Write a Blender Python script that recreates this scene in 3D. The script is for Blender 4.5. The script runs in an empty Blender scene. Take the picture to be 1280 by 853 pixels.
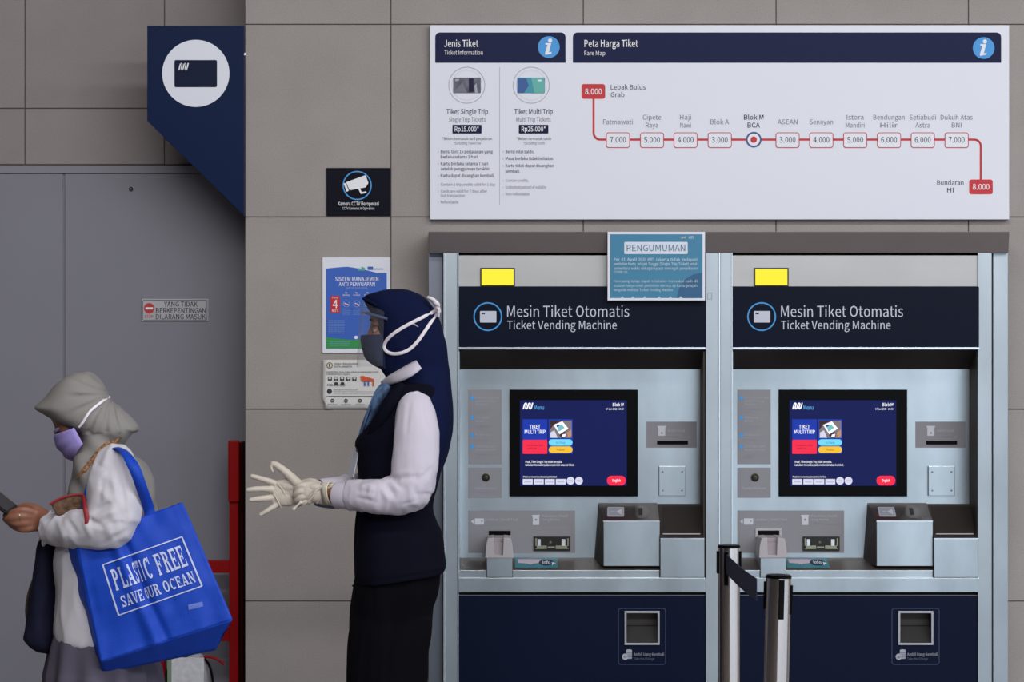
import bpy, bmesh, math, random
from mathutils import Vector, Matrix, noise
from mathutils.bvhtree import BVHTree
random.seed(7)
R = math.radians
C = bpy.context.scene.collection
SC = bpy.context.scene

# ------------------------------------------------------------------ camera, world, lights, exposure
CAM = Vector((0.0, -8.0, 1.45))
F = 3200.0                                   # focal length in pixels of a 1280 px wide frame
cd = bpy.data.cameras.new('camera'); cam = bpy.data.objects.new('camera', cd); C.objects.link(cam)
cam.location = CAM; cam.rotation_euler = (R(90), 0, 0)
cd.sensor_width = 36.0; cd.lens = F * 36.0 / 1280.0; cd.clip_end = 200
SC.camera = cam
SC.view_settings.view_transform = 'Standard'; SC.view_settings.look = 'None'
SC.view_settings.exposure = 0.0; SC.view_settings.gamma = 1.0; SC.view_settings.use_curve_mapping = False
w = bpy.data.worlds.new('World'); SC.world = w; w.use_nodes = True
bg = w.node_tree.nodes['Background']; bg.inputs[0].default_value = (0.76, 0.87, 1.0, 1); bg.inputs[1].default_value = 1.7

def area(name, loc, rot, sx, sy, power, col):
    l = bpy.data.lights.new(name, 'AREA'); l.shape = 'RECTANGLE'; l.size = sx; l.size_y = sy; l.energy = power; l.color = col
    o = bpy.data.objects.new(name, l); C.objects.link(o); o.location = loc; o.rotation_euler = rot
    return o
# unseen area lights added under the hall ceiling to light the wall
area('overhead_fill_light', (2.2, -4.6, 4.75), (R(18), 0, 0), 9.0, 0.5, 228, (1.0, 0.97, 0.97))
area('overhead_fill_light', (2.5, -9.0, 4.75), (R(30), 0, 0), 10.0, 0.6, 415, (1.0, 0.97, 0.98))

# ------------------------------------------------------------------ helpers
def lin(c):
    c = c / 255.0
    return c / 12.92 if c <= 0.04045 else ((c + 0.055) / 1.055) ** 2.4
def rgb(r, g, b): return (lin(r), lin(g), lin(b), 1.0)
def W(px, py, Y):
    k = (Y + 8.0) / F
    return Vector(((px - 640) * k, Y, 1.45 + (426.5 - py) * k))

MATS = {}
def mat(name, col, rough=0.6, metal=0.0, var=0.0, vscale=8.0, stretch=(1, 1, 1), bump=0.0, bscale=200.0,
        emit=0.0, sheen=0.0, sss=0.0, coat=0.0, rnd=0.0, spec=0.5, speck=0.0, var2=None):
    if name in MATS: return MATS[name]
    m = bpy.data.materials.new(name); m.use_nodes = True; nt = m.node_tree; N = nt.nodes; L = nt.links
    b = N['Principled BSDF']
    c = rgb(*col)
    if emit: spec = 0.05
    b.inputs['Base Color'].default_value = c
    b.inputs['Roughness'].default_value = rough; b.inputs['Metallic'].default_value = metal
    b.inputs['Specular IOR Level'].default_value = spec
    if sheen: b.inputs['Sheen Weight'].default_value = sheen
    if sss: b.inputs['Subsurface Weight'].default_value = sss; b.inputs['Subsurface Scale'].default_value = 0.01
    if coat: b.inputs['Coat Weight'].default_value = coat
    if emit:
        b.inputs['Emission Color'].default_value = c; b.inputs['Emission Strength'].default_value = emit
        b.inputs['Base Color'].default_value = (0.01, 0.01, 0.01, 1)
    tc = N.new('ShaderNodeTexCoord'); mp = N.new('ShaderNodeMapping'); L.new(tc.outputs['Object'], mp.inputs[0])
    mp.inputs['Scale'].default_value = stretch
    if var or rnd or speck:
        src = None
        mx = N.new('ShaderNodeMix'); mx.data_type = 'RGBA'; mx.blend_type = 'MULTIPLY'; mx.inputs[0].default_value = 1.0
        mx.inputs[6].default_value = c
        add = N.new('ShaderNodeMath'); add.operation = 'ADD'; add.inputs[0].default_value = 1.0; add.inputs[1].default_value = 0.0
        last = add
        if var:
            n1 = N.new('ShaderNodeTexNoise'); n1.inputs['Scale'].default_value = vscale; n1.inputs['Detail'].default_value = 5
            L.new(mp.outputs[0], n1.inputs['Vector'])
            mr = N.new('ShaderNodeMapRange'); mr.inputs[1].default_value = 0.3; mr.inputs[2].default_value = 0.7
            mr.inputs[3].default_value = -var; mr.inputs[4].default_value = var
            L.new(n1.outputs[0], mr.inputs[0]); L.new(mr.outputs[0], add.inputs[1])
        if speck:
            n3 = N.new('ShaderNodeTexNoise'); n3.inputs['Scale'].default_value = 330; n3.inputs['Detail'].default_value = 3
            L.new(tc.outputs['Object'], n3.inputs['Vector'])
            m3 = N.new('ShaderNodeMapRange'); m3.inputs[1].default_value = 0.35; m3.inputs[2].default_value = 0.65
            m3.inputs[3].default_value = -speck; m3.inputs[4].default_value = speck
            L.new(n3.outputs[0], m3.inputs[0])
            a3 = N.new('ShaderNodeMath'); a3.operation = 'ADD'; L.new(last.outputs[0], a3.inputs[0]); L.new(m3.outputs[0], a3.inputs[1]); last = a3
        if rnd:
            oi = N.new('ShaderNodeObjectInfo')
            m2 = N.new('ShaderNodeMapRange'); m2.inputs[3].default_value = 1 - rnd; m2.inputs[4].default_value = 1 + rnd
            L.new(oi.outputs['Random'], m2.inputs[0])
            mu = N.new('ShaderNodeMath'); mu.operation = 'MULTIPLY'; L.new(last.outputs[0], mu.inputs[0]); L.new(m2.outputs[0], mu.inputs[1]); last = mu
        cb = N.new('ShaderNodeCombineColor')
        for i in range(3): L.new(last.outputs[0], cb.inputs[i])
        L.new(cb.outputs[0], mx.inputs[7]); L.new(mx.outputs[2], b.inputs['Base Color'])
    if bump:
        n2 = N.new('ShaderNodeTexNoise'); n2.inputs['Scale'].default_value = bscale; n2.inputs['Detail'].default_value = 3
        L.new(mp.outputs[0], n2.inputs['Vector'])
        bp = N.new('ShaderNodeBump'); bp.inputs['Strength'].default_value = bump; bp.inputs['Distance'].default_value = 0.002
        L.new(n2.outputs[0], bp.inputs['Height']); L.new(bp.outputs[0], b.inputs['Normal'])
    MATS[name] = m
    return m

def tag(o, label=None, cat=None, group=None, kind=None):
    if label: o['label'] = label
    if cat: o['category'] = cat
    if group: o['group'] = group
    if kind: o['kind'] = kind
    return o
def thing(name, loc, label=None, cat=None, group=None, kind=None):
    o = bpy.data.objects.new(name, None); C.objects.link(o); o.location = loc; o.empty_display_size = 0.05
    return tag(o, label, cat, group, kind)
def link(name, me, parent=None):
    o = bpy.data.objects.new(name, me); C.objects.link(o)
    if parent is not None:
        o.parent = parent
        if parent.parent is None: o.matrix_parent_inverse = Matrix.Translation(-parent.location)
    return o

class MB:
    def __init__(s): s.v = []; s.f = []
    def add(s, vs, fs):
        n = len(s.v); s.v += [Vector(v) for v in vs]; s.f += [tuple(i + n for i in f) for f in fs]; return s
    def box(s, a, b):
        x0, x1 = sorted((a[0], b[0])); y0, y1 = sorted((a[1], b[1])); z0, z1 = sorted((a[2], b[2]))
        return s.add([(x0, y0, z0), (x1, y0, z0), (x1, y1, z0), (x0, y1, z0), (x0, y0, z1), (x1, y0, z1), (x1, y1, z1), (x0, y1, z1)],
                     [(0, 3, 2, 1), (4, 5, 6, 7), (0, 1, 5, 4), (1, 2, 6, 5), (2, 3, 7, 6), (3, 0, 4, 7)])
    def pbox(s, x0, y0, x1, y1, Yf, Yb):           # box whose front face covers a pixel rectangle at depth Yf
        a = W(x0, y1, Yf); b = W(x1, y0, Yf)
        return s.box((a.x, Yf, a.z), (b.x, Yb, b.z))
    def prism(s, pts, Yf, Yb):                     # pts (x,z) world, counter-clockwise seen from the front
        n = len(pts)
        vs = [(x, Yf, z) for x, z in pts] + [(x, Yb, z) for x, z in pts]
        fs = [tuple(range(n)), tuple(reversed(range(n, 2 * n)))] + [(i, i + n, (i + 1) % n + n, (i + 1) % n) for i in range(n)]
        return s.add(vs, fs)
    def xprism(s, prof, x0, x1):                   # prof list of (Y,z), extruded along x
        n = len(prof)
        vs = [(x0, y, z) for y, z in prof] + [(x1, y, z) for y, z in prof]
        fs = [tuple(range(n)), tuple(reversed(range(n, 2 * n)))] + [(i, i + n, (i + 1) % n + n, (i + 1) % n) for i in range(n)]
        return s.add(vs, fs)
    def frame(s, x0, y0, x1, y1, t, Yf, Yb):       # rectangular ring
        s.pbox(x0, y0, x1, y0 + t, Yf, Yb); s.pbox(x0, y1 - t, x1, y1, Yf, Yb)
        s.pbox(x0, y0 + t, x0 + t, y1 - t, Yf, Yb); s.pbox(x1 - t, y0 + t, x1, y1 - t, Yf, Yb); return s
    def lathe(s, c, prof, seg=24, axis='Z'):       # prof list of (r,h)
        vs = []
        for r, h in prof:
            for i in range(seg):
                a = 2 * math.pi * i / seg
                p = (r * math.cos(a), r * math.sin(a), h) if axis == 'Z' else (r * math.cos(a), h, r * math.sin(a))
                vs.append((c[0] + p[0], c[1] + p[1], c[2] + p[2]))
        fs = []
        for j in range(len(prof) - 1):
            for i in range(seg):
                k = (i + 1) % seg
                fs.append((j * seg + i, j * seg + k, (j + 1) * seg + k, (j + 1) * seg + i))
        fs.append(tuple(reversed(range(seg)))); fs.append(tuple(range((len(prof) - 1) * seg, len(prof) * seg)))
        return s.add(vs, fs)
    def ball(s, c, r, rot=None, seg=16, rings=10):
        if not hasattr(r, '__len__'): r = (r, r, r)
        vs = []; fs = []
        for j in range(1, rings):
            t = math.pi * j / rings
            for i in range(seg):
                a = 2 * math.pi * i / seg
                vs.append(Vector((r[0] * math.sin(t) * math.cos(a), r[1] * math.sin(t) * math.sin(a), r[2] * math.cos(t))))
        vs += [Vector((0, 0, r[2])), Vector((0, 0, -r[2]))]
        if rot is not None: vs = [rot @ v for v in vs]
        for j in range(rings - 2):
            for i in range(seg):
                k = (i + 1) % seg; fs.append((j * seg + i, (j + 1) * seg + i, (j + 1) * seg + k, j * seg + k))
        top = (rings - 1) * seg
        for i in range(seg):
            k = (i + 1) % seg; fs.append((top, i, k)); fs.append((top + 1, (rings - 2) * seg + k, (rings - 2) * seg + i))
        c = Vector(c)
        return s.add([v + c for v in vs], fs)
    def tube(s, pts, rad, seg=14, sub=6, ref=(0, 1, 0), cap=True, closed=False):
        P = [Vector(p) for p in pts]; rr = [r if hasattr(r, '__len__') else (r, r) for r in (rad if hasattr(rad, '__len__') else [rad] * len(P))]
        n = len(P); Q = []; RR = []
        rng = n if closed else n - 1
        for i in range(rng):
            g = (lambda k: P[k % n]) if closed else (lambda k: P[min(max(k, 0), n - 1)])
            h = (lambda k: rr[k % n]) if closed else (lambda k: rr[min(max(k, 0), n - 1)])
            for k in range(sub):
                t = k / sub; Q.append(cr(g(i - 1), g(i), g(i + 1), g(i + 2), t))
                RR.append([h(i)[q] * (1 - t) + h(i + 1)[q] * t for q in (0, 1)])
        if not closed: Q.append(P[-1]); RR.append(rr[-1])
        m = len(Q); vs = []; ref = Vector(ref)
        for i in range(m):
            T = (Q[(i + 1) % m] - Q[i - 1]) if closed else (Q[min(i + 1, m - 1)] - Q[max(i - 1, 0)])
            T.normalize(); U = ref - ref.dot(T) * T
            if U.length < 1e-4: U = Vector((1, 0, 0)) - T.x * T
            U.normalize(); V = T.cross(U)
            for k in range(seg):
                a = 2 * math.pi * k / seg; vs.append(Q[i] + U * (RR[i][0] * math.cos(a)) + V * (RR[i][1] * math.sin(a)))
        fs = []
        for i in range(m if closed else m - 1):
            j = (i + 1) % m
            for k in range(seg):
                l = (k + 1) % seg; fs.append((i * seg + k, i * seg + l, j * seg + l, j * seg + k))
        if cap and not closed: fs.append(tuple(reversed(range(seg)))); fs.append(tuple(range((m - 1) * seg, m * seg)))
        return s.add(vs, fs)
    def build(s, name, m, parent=None, smooth=False, bevel=0.0, bseg=2, recalc=True):
        me = bpy.data.meshes.new(name); me.from_pydata([tuple(v) for v in s.v], [], s.f); me.update()
        if recalc:
            bm = bmesh.new(); bm.from_mesh(me); bmesh.ops.recalc_face_normals(bm, faces=bm.faces); bm.to_mesh(me); bm.free()
        if smooth: me.polygons.foreach_set('use_smooth', [True] * len(me.polygons)); me.set_sharp_from_angle(angle=R(42))
        if m: me.materials.append(m)
        o = link(name, me, parent)
        if bevel:
            b = o.modifiers.new('bevel', 'BEVEL'); b.width = bevel; b.segments = bseg; b.limit_method = 'ANGLE'; b.angle_limit = R(35)
            b.harden_normals = False
        return o

def cr(a, b, c, d, t):                             # Catmull-Rom
    return 0.5 * ((2 * b) + (c - a) * t + (2 * a - 5 * b + 4 * c - d) * t * t + (3 * b - a - 3 * c + d) * t ** 3)

def loft(rows, Yc, sub=6, seg=48, n=2.3, cap=(True, True)):
    """rows: (py, x0, x1, half_depth[, y offset]) in pixels at depth Yc -> stack of rounded cross-sections"""
    rows = [tuple(r) + (0,) * (5 - len(r)) for r in rows]
    fine = []
    for i in range(len(rows) - 1):
        g = lambda k: Vector(rows[min(max(k, 0), len(rows) - 1)][:4]).to_4d() if False else rows[min(max(k, 0), len(rows) - 1)]
        a, b, c, d = g(i - 1), g(i), g(i + 1), g(i + 2)
        for k in range(sub):
            t = k / sub; fine.append([cr(a[q], b[q], c[q], d[q], t) for q in range(5)])
    fine.append(list(rows[-1]))
    mb = MB(); vs = []
    for (py, x0, x1, hb, yo) in fine:
        A = W(x0, py, Yc); B = W(x1, py, Yc); cx = (A.x + B.x) / 2; a = abs(B.x - A.x) / 2
        for k in range(seg):
            th = 2 * math.pi * k / seg; c, s_ = math.cos(th), math.sin(th)
            vs.append((cx + a * math.copysign(abs(c) ** (2 / n), c), Yc + yo + max(hb, 0.002) * math.copysign(abs(s_) ** (2 / n), s_), A.z))
    m = len(fine); fs = []
    for i in range(m - 1):
        for k in range(seg):
            l = (k + 1) % seg; fs.append((i * seg + k, i * seg + l, (i + 1) * seg + l, (i + 1) * seg + k))
    if cap[0]: fs.append(tuple(reversed(range(seg))))
    if cap[1]: fs.append(tuple(range((m - 1) * seg, m * seg)))
    return mb.add(vs, fs)

def bake(o, mods):
    for typ, kw in mods:
        md = o.modifiers.new(typ, typ)
        for k, v in kw.items(): setattr(md, k, v)
    dg = bpy.context.evaluated_depsgraph_get(); dg.update()
    ev = o.evaluated_get(dg); me = bpy.data.meshes.new_from_object(ev)
    o.modifiers.clear(); old = o.data; o.data = me; me.name = old.name
    if not me.materials and old.materials: me.materials.append(old.materials[0])
    me.polygons.foreach_set('use_smooth', [True] * len(me.polygons))
    return o
def remesh(o, vox, smooth=4):
    return bake(o, [('REMESH', dict(mode='VOXEL', voxel_size=vox, use_smooth_shade=True))] + ([('SMOOTH', dict(iterations=smooth, factor=0.5))] if smooth else []))
def wrinkle(o, amp, sc, seed=0, sharp=False, mask=None):
    """displace along the normal by stretched noise: cloth folds. sc = frequency per axis (x, y, z)"""
    me = o.data; off = Vector((seed * 3.1, seed * 1.7, seed * 2.3))
    nn = [v.normal.copy() for v in me.vertices]
    for v, n_ in zip(me.vertices, nn):
        p = v.co
        q = Vector((p.x * sc[0], p.y * sc[1], p.z * sc[2])) + off
        h = noise.noise(q)
        if sharp: h = 0.5 - abs(h) * 2
        h += 0.4 * noise.noise(q * 2.3)
        v.co = p + n_ * (amp * h * (mask(p) if mask else 1.0))
    me.update(); return o
def bvh(*objs):
    vs = []; fs = []
    dg = bpy.context.evaluated_depsgraph_get(); dg.update()
    for o in objs:
        me = o.evaluated_get(dg).to_mesh(); n = len(vs); mw = o.matrix_world.copy()
        vs += [mw @ v.co for v in me.vertices]; fs += [tuple(i + n for i in p.vertices) for p in me.polygons]
    return BVHTree.FromPolygons(vs, fs)
def hit(tree, px, py, off=0.0, fallback=-1.0):
    d = (W(px, py, 0) - CAM).normalized()
    loc, nrm, i, t = tree.ray_cast(CAM, d)
    return (loc - d * off) if loc else W(px, py, fallback)
def dup(root, loc):
    r = root.copy(); C.objects.link(r); r.location = loc
    for ch in list(root.children):
        c = ch.copy(); C.objects.link(c); c.parent = r; c.matrix_parent_inverse = ch.matrix_parent_inverse.copy()
        for g in list(ch.children):
            d = g.copy(); C.objects.link(d); d.parent = c
    return r

# ------------------------------------------------------------------ printing: flat lettering and marks
_tx = {}
try:                                               # Blender's own interface typeface, when the program ships it
    import os
    FONT = bpy.data.fonts.load(os.path.join(bpy.utils.resource_path('LOCAL'), 'datafiles', 'fonts', 'Noto Sans CJK Regular.woff2'))
except Exception:
    FONT = None
def text_mesh(s, bold):
    k = (s, bold)
    if k in _tx: return _tx[k]
    cu = bpy.data.curves.new('t', 'FONT'); cu.body = s
    if FONT: cu.font = FONT
    cu.size = 1.0; cu.resolution_u = 2; cu.offset = bold * (0.17 if FONT else 1.0)
    o = bpy.data.objects.new('t', cu); C.objects.link(o)
    dg = bpy.context.evaluated_depsgraph_get(); dg.update()
    me = o.evaluated_get(dg).to_mesh()
    v = [(p.co.x, p.co.y) for p in me.vertices]; f = [tuple(q.vertices) for q in me.polygons]
    x0 = min(p[0] for p in v); x1 = max(p[0] for p in v)
    o.evaluated_get(dg).to_mesh_clear(); bpy.data.objects.remove(o); bpy.data.curves.remove(cu)
    _tx[k] = (v, f, x0, x1); return _tx[k]
def caph():
    if 'h' not in _tx:
        v = text_mesh('H', 0.0)[0]; _tx['h'] = max(p[1] for p in v)
    return _tx['h']
def rrect(x0, y0, x1, y1, r=0, corners=(1, 1, 1, 1), n=5):   # corners: tl tr br bl
    if r <= 0: return [(x0, y1), (x1, y1), (x1, y0), (x0, y0)]
    pts = []
    for (cx, cy, a0, on, qx, qy) in ((x0 + r, y1 - r, 180, corners[3], x0, y1), (x1 - r, y1 - r, 270, corners[2], x1, y1),
                             (x1 - r, y0 + r, 0, corners[1], x1, y0), (x0 + r, y0 + r, 90, corners[0], x0, y0)):
        if not on: pts.append((qx, qy)); continue
        for k in range(n + 1):
            a = R(a0 + 90 * k / n); pts.append((cx + r * math.cos(a), cy - r * math.sin(a)))
    return pts
class Print:
    """flat print on a face at depth Y; coordinates are the pixels of that face"""
    def __init__(s, Y, step=0.0005, mapf=None): s.Y = Y; s.step = step; s.g = {}; s.mapf = mapf
    def put(s, name, m, layer, vs, fs):
        d = s.g.setdefault((name, m.name), [[], [], m])
        n = len(d[0])
        for (x, y) in vs:
            d[0].append(s.mapf(x, y, layer) if s.mapf else W(x, y, s.Y - layer * s.step))
        d[1] += [tuple(i + n for i in f) for f in fs]
    def poly(s, name, m, layer, pts): s.put(name, m, layer, pts, [tuple(range(len(pts)))])
    def rect(s, name, m, layer, x0, y0, x1, y1, r=0, corners=(1, 1, 1, 1)): s.poly(name, m, layer, rrect(x0, y0, x1, y1, r, corners))
    def disc(s, name, m, layer, cx, cy, r, n=32, ry=None):
        ry = ry or r
        s.poly(name, m, layer, [(cx + r * math.cos(2 * math.pi * k / n), cy + ry * math.sin(2 * math.pi * k / n)) for k in range(n)])
    def ring(s, name, m, layer, cx, cy, r, t, n=40, a0=0, a1=360, ry=None):
        ry = ry or r
        vs = []; fs = []
        for k in range(n + 1):
            a = R(a0 + (a1 - a0) * k / n); c, q = math.cos(a), math.sin(a)
            vs += [(cx + r * c, cy + ry * q), (cx + (r - t) * c, cy + (ry - t) * q)]
            if k: fs.append((2 * k - 2, 2 * k, 2 * k + 1, 2 * k - 1))
        s.put(name, m, layer, vs, fs)
    def outline(s, name, m, layer, x0, y0, x1, y1, t, r):
        a = rrect(x0, y0, x1, y1, r); b = rrect(x0 + t, y0 + t, x1 - t, y1 - t, max(r - t, 0.01)); n = len(a)
        s.put(name, m, layer, a + b, [(i, (i + 1) % n, (i + 1) % n + n, i + n) for i in range(n)])
    def line(s, name, m, layer, pts, t, caps=True):
        for (x0, y0), (x1, y1) in zip(pts, pts[1:]):
            dx, dy = x1 - x0, y1 - y0; l = math.hypot(dx, dy) or 1; nx, ny = -dy / l * t / 2, dx / l * t / 2
            s.put(name, m, layer, [(x0 + nx, y0 + ny), (x1 + nx, y1 + ny), (x1 - nx, y1 - ny), (x0 - nx, y0 - ny)], [(0, 1, 2, 3)])
        if caps:
            for i, (x, y) in enumerate(pts): s.disc(name, m, layer + 0.05, x, y, t / 2 * 0.99, 10)
    def text(s, str_, m, x, base, cap, layer=2, width=None, align='l', bold=0.0, name='lettering', xs=0.86):
        v, f, a, b = text_mesh(str_, bold)
        k = cap / caph()
        kx = width / (b - a) if width else k * xs
        wd = (b - a) * kx; x0 = x if align == 'l' else (x - wd / 2 if align == 'c' else x - wd)
        s.put(name, m, layer, [(x0 + (p[0] - a) * kx, base - p[1] * k) for p in v], f)
    def logo(s, m, x0, y0, x1, y1, layer=2, t=None, name='emblem'):
        """slanted double-wave mark: up, over, down, under, up, over, down, under, up"""
        w_ = (x1 - x0) / 5.4; t = t or w_ * 0.62; sl = (x1 - x0) * 0.14
        h = y1 - y0; pts = []
        def P(i, v): return (x0 + t / 2 + i * w_ + sl * (1 - v), y0 + t / 2 + (h - t) * v)
        pts.append(P(0, 1)); pts.append(P(0, 0.25))
        for k in range(1, 6): a = math.pi * k / 6; pts.append(P(0.5 - 0.5 * math.cos(a), 0.25 - 0.25 * math.sin(a)))
        pts.append(P(1, 0.25)); pts.append(P(1, 0.75))
        for k in range(1, 6): a = math.pi * k / 6; pts.append(P(1.5 - 0.5 * math.cos(a), 0.75 + 0.25 * math.sin(a)))
        pts.append(P(2, 0.75)); pts.append(P(2, 0.25))
        for k in range(1, 6): a = math.pi * k / 6; pts.append(P(2.5 - 0.5 * math.cos(a), 0.25 - 0.25 * math.sin(a)))
        pts.append(P(3, 0.25)); pts.append(P(3, 0.75))
        for k in range(1, 6): a = math.pi * k / 6; pts.append(P(3.5 - 0.5 * math.cos(a), 0.75 + 0.25 * math.sin(a)))
        pts.append(P(4, 0.75)); pts.append(P(4, 0.0))
        s.line(name, m, layer, pts, t)
    def build(s, parent):
        out = []
        for (name, mn), (vs, fs, m) in s.g.items():
            if name != 'lettering': name += '_print'
            me = bpy.data.meshes.new(name); me.from_pydata([tuple(v) for v in vs], [], fs); me.materials.append(m)
            out.append(link(name, me, parent))
        return out
# ------------------------------------------------------------------ materials
TILE = mat('tile_stone', (154, 148, 144), 0.75, var=0.05, vscale=5, bump=0.15, bscale=300, rnd=0.03, speck=0.12)
TILED = mat('tile_stone_shaded', (146, 138, 138), 0.75, var=0.05, vscale=5, bump=0.15, bscale=300, rnd=0.03, speck=0.10)  # darker copy of the tile stone, the nook's shade put into its colour
GROUT = mat('joint', (96, 80, 72), 0.9)
DOORM = mat('door_paint', (128, 128, 138), 0.5, var=0.03, vscale=2.0)
DOORF = mat('door_frame_paint', (134, 133, 142), 0.5)
NAVY = mat('navy_print', (20, 27, 66), 0.5, spec=0.15)
NAVYS = mat('navy_enamel', (9, 29, 66), 0.45, spec=0.12)
NAVYP = mat('navy_panel', (3, 13, 35), 0.4, spec=0.12)
NAVYD = mat('navy_door', (5, 17, 42), 0.4, spec=0.12)
WHITE = mat('white_board', (226, 230, 240), 0.45)
WINK = mat('white_ink', (235, 236, 240), 0.5)
GINK = mat('grey_ink', (112, 113, 128), 0.6)
LINK = mat('light_grey_ink', (168, 170, 182), 0.6)
DINK = mat('dark_ink', (38, 40, 66), 0.6, spec=0.15)
RED = mat('red_ink', (198, 24, 40), 0.5)
CYAN = mat('sky_blue_ink', (58, 152, 222), 0.5)
STEEL = mat('brushed_steel', (180, 190, 195), 0.30, 0.95, var=0.24, vscale=4.5, stretch=(1, 1, 0.45), bump=0.06, bscale=60)
STEELE = mat('bright_steel', (225, 230, 235), 0.25, 1.0)
STEELD = mat('shadowed_steel', (128, 120, 116), 0.38, 1.0, var=0.10, vscale=6)
BLACK = mat('black_plastic', (5, 5, 6), 0.35, spec=0.08)
DARKV = mat('dark_cavity', (24, 23, 22), 0.8)

# ------------------------------------------------------------------ hall shell
def struct(name): return thing(name, (0, 0, 0), kind='structure')
HM = mat('hall_ceiling', (74, 70, 68), 0.9, var=0.05)
FM = mat('hall_floor', (124, 118, 115), 0.12, var=0.08, vscale=3)
SW = mat('hall_wall', (84, 80, 78), 0.8, var=0.05)
tag(MB().box((-9, -30, -0.1), (24, 0.75, 0)).build('floor', FM), kind='structure')
tag(MB().box((-9, -16, 5.0), (9, 0.75, 5.2)).build('ceiling', HM), kind='structure')
tag(MB().box((-9.2, -16, 0), (-9, 0.75, 5.0)).build('wall_left', SW), kind='structure')
# the right side of the hall and the right half of its entrance side are open to daylight
rb = struct('wall_right')
m_ = MB(); m_.box((9, -0.6, 0), (9.2, 0.75, 5)); m_.build('wall_panel', SW, rb)
m_ = MB(); m_.box((9, -16, 0), (9.2, -0.6, 0.06)); m_.build('sill', SW, rb)
fb = struct('wall_front')                      # behind the camera
m_ = MB(); m_.box((-9, -16.2, 0), (0.6, -16, 5)); m_.box((0.6, -16.2, 4.2), (9, -16, 5)); m_.build('wall_panel', SW, fb)

# ------------------------------------------------------------------ tiled wall on the right and the set-back wall on the left
XE = W(306, 0, 0).x
YL = 0.30
wb = struct('wall_back')
MB().box((XE + 0.002, 0.004, 0), (9, 0.75, 5)).build('backing', GROUT, wb)
cols = [306, 488.5, 729, 970, 1210.5, 1451, 1692]; rws = [-450, -210, 30.5, 271.5, 512, 752, 992]
def ztile(c0, c1, r0, r1, Y, m, par, first={}):
    g = 0.55
    a = W(c0 + g, r1 - g, Y); b = W(c1 - g, r0 + g, Y)
    MB().box((a.x, Y, a.z), (b.x, Y + 0.008, b.z)).build('tile', m, par, bevel=0.0012, bseg=1)
for i in range(len(cols) - 1):
    for j in range(len(rws) - 1): ztile(cols[i] - (0 if i else -0.0), cols[i + 1], rws[j], rws[j + 1], 0.0, TILE, wb)
q_ = W(1692, -450, 0)
MB().box((q_.x + 0.002, 0.0, 0), (9, 0.022, 5)).build('wall_panel', TILE, wb)
MB().box((XE, 0.0, q_.z + 0.002), (q_.x, 0.022, 5)).build('wall_panel', TILE, wb)
# return face of the block, tiled too
for j in range(len(rws) - 1):
    a = W(306, rws[j + 1] - 0.9, 0); b = W(306, rws[j] + 0.9, 0)
    MB().box((XE, 0.022, a.z), (XE + 0.015, YL - 0.002, b.z)).build('tile', TILED, wb, bevel=0.0012, bseg=1)
wl = struct('wall_recess')
MB().box((-9, YL + 0.004, 0), (XE, 0.75, 5)).build('backing', GROUT, wl)
for c0, c1 in ((-317, -143), (-143, 31), (31, 205.5), (205.5, 380)):
    for r0, r1 in ((-280, -105), (-105, 135.5), (135.5, 206)):
        c1 = min(c1, 640 + XE * F / (8 + YL) - 0.9)
        ztile(c0, c1, r0, r1, YL, TILED, wl)
q_ = W(-317, -280, YL)
MB().box((-9, YL, q_.z), (XE, YL + 0.022, 5)).build('wall_panel', TILED, wl)
MB().box((-9, YL, 0), (q_.x, YL + 0.022, q_.z)).build('wall_panel', TILED, wl)
dr = struct('door_1')
Yd = YL - 0.02
m_ = MB(); m_.pbox(-330, 207, 320, 216.5, Yd - 0.006, YL + 0.02); m_.box((W(-330, 0, Yd).x, Yd + 0.008, 0), (XE, YL + 0.02, W(0, 216, Yd).z)); m_.build('door_frame', DOORF, dr, bevel=0.001)
for x0, x1 in ((-330, -163), (-162, 78.6), (81.2, 316)):
    a = W(x0, 217.5, Yd); b = W(x1, 0, Yd)
    MB().box((a.x, Yd, 0.01), (min(b.x, XE), Yd + 0.01, a.z)).build('panel', DOORM, dr, bevel=0.0015)
p = W(164, 236.5, Yd)
MB().lathe((p.x, p.y, p.z), [(0.007, 0.0), (0.007, -0.004), (0.005, -0.009), (0.001, -0.011)], 14, 'Y').build('bolt', STEELD, dr, smooth=True)

# ------------------------------------------------------------------ signs
def board(name, x0, y0, x1, y1, Yf, th, m, label, cat, bevel=0.001):
    c = W((x0 + x1) / 2, y1, Yf)
    t = thing(name, (c.x, Yf + th, c.z), label, cat)
    b = MB().pbox(x0, y0, x1, y1, Yf, Yf + th).build('board', m, t, bevel=bevel)
    return t, b

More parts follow.
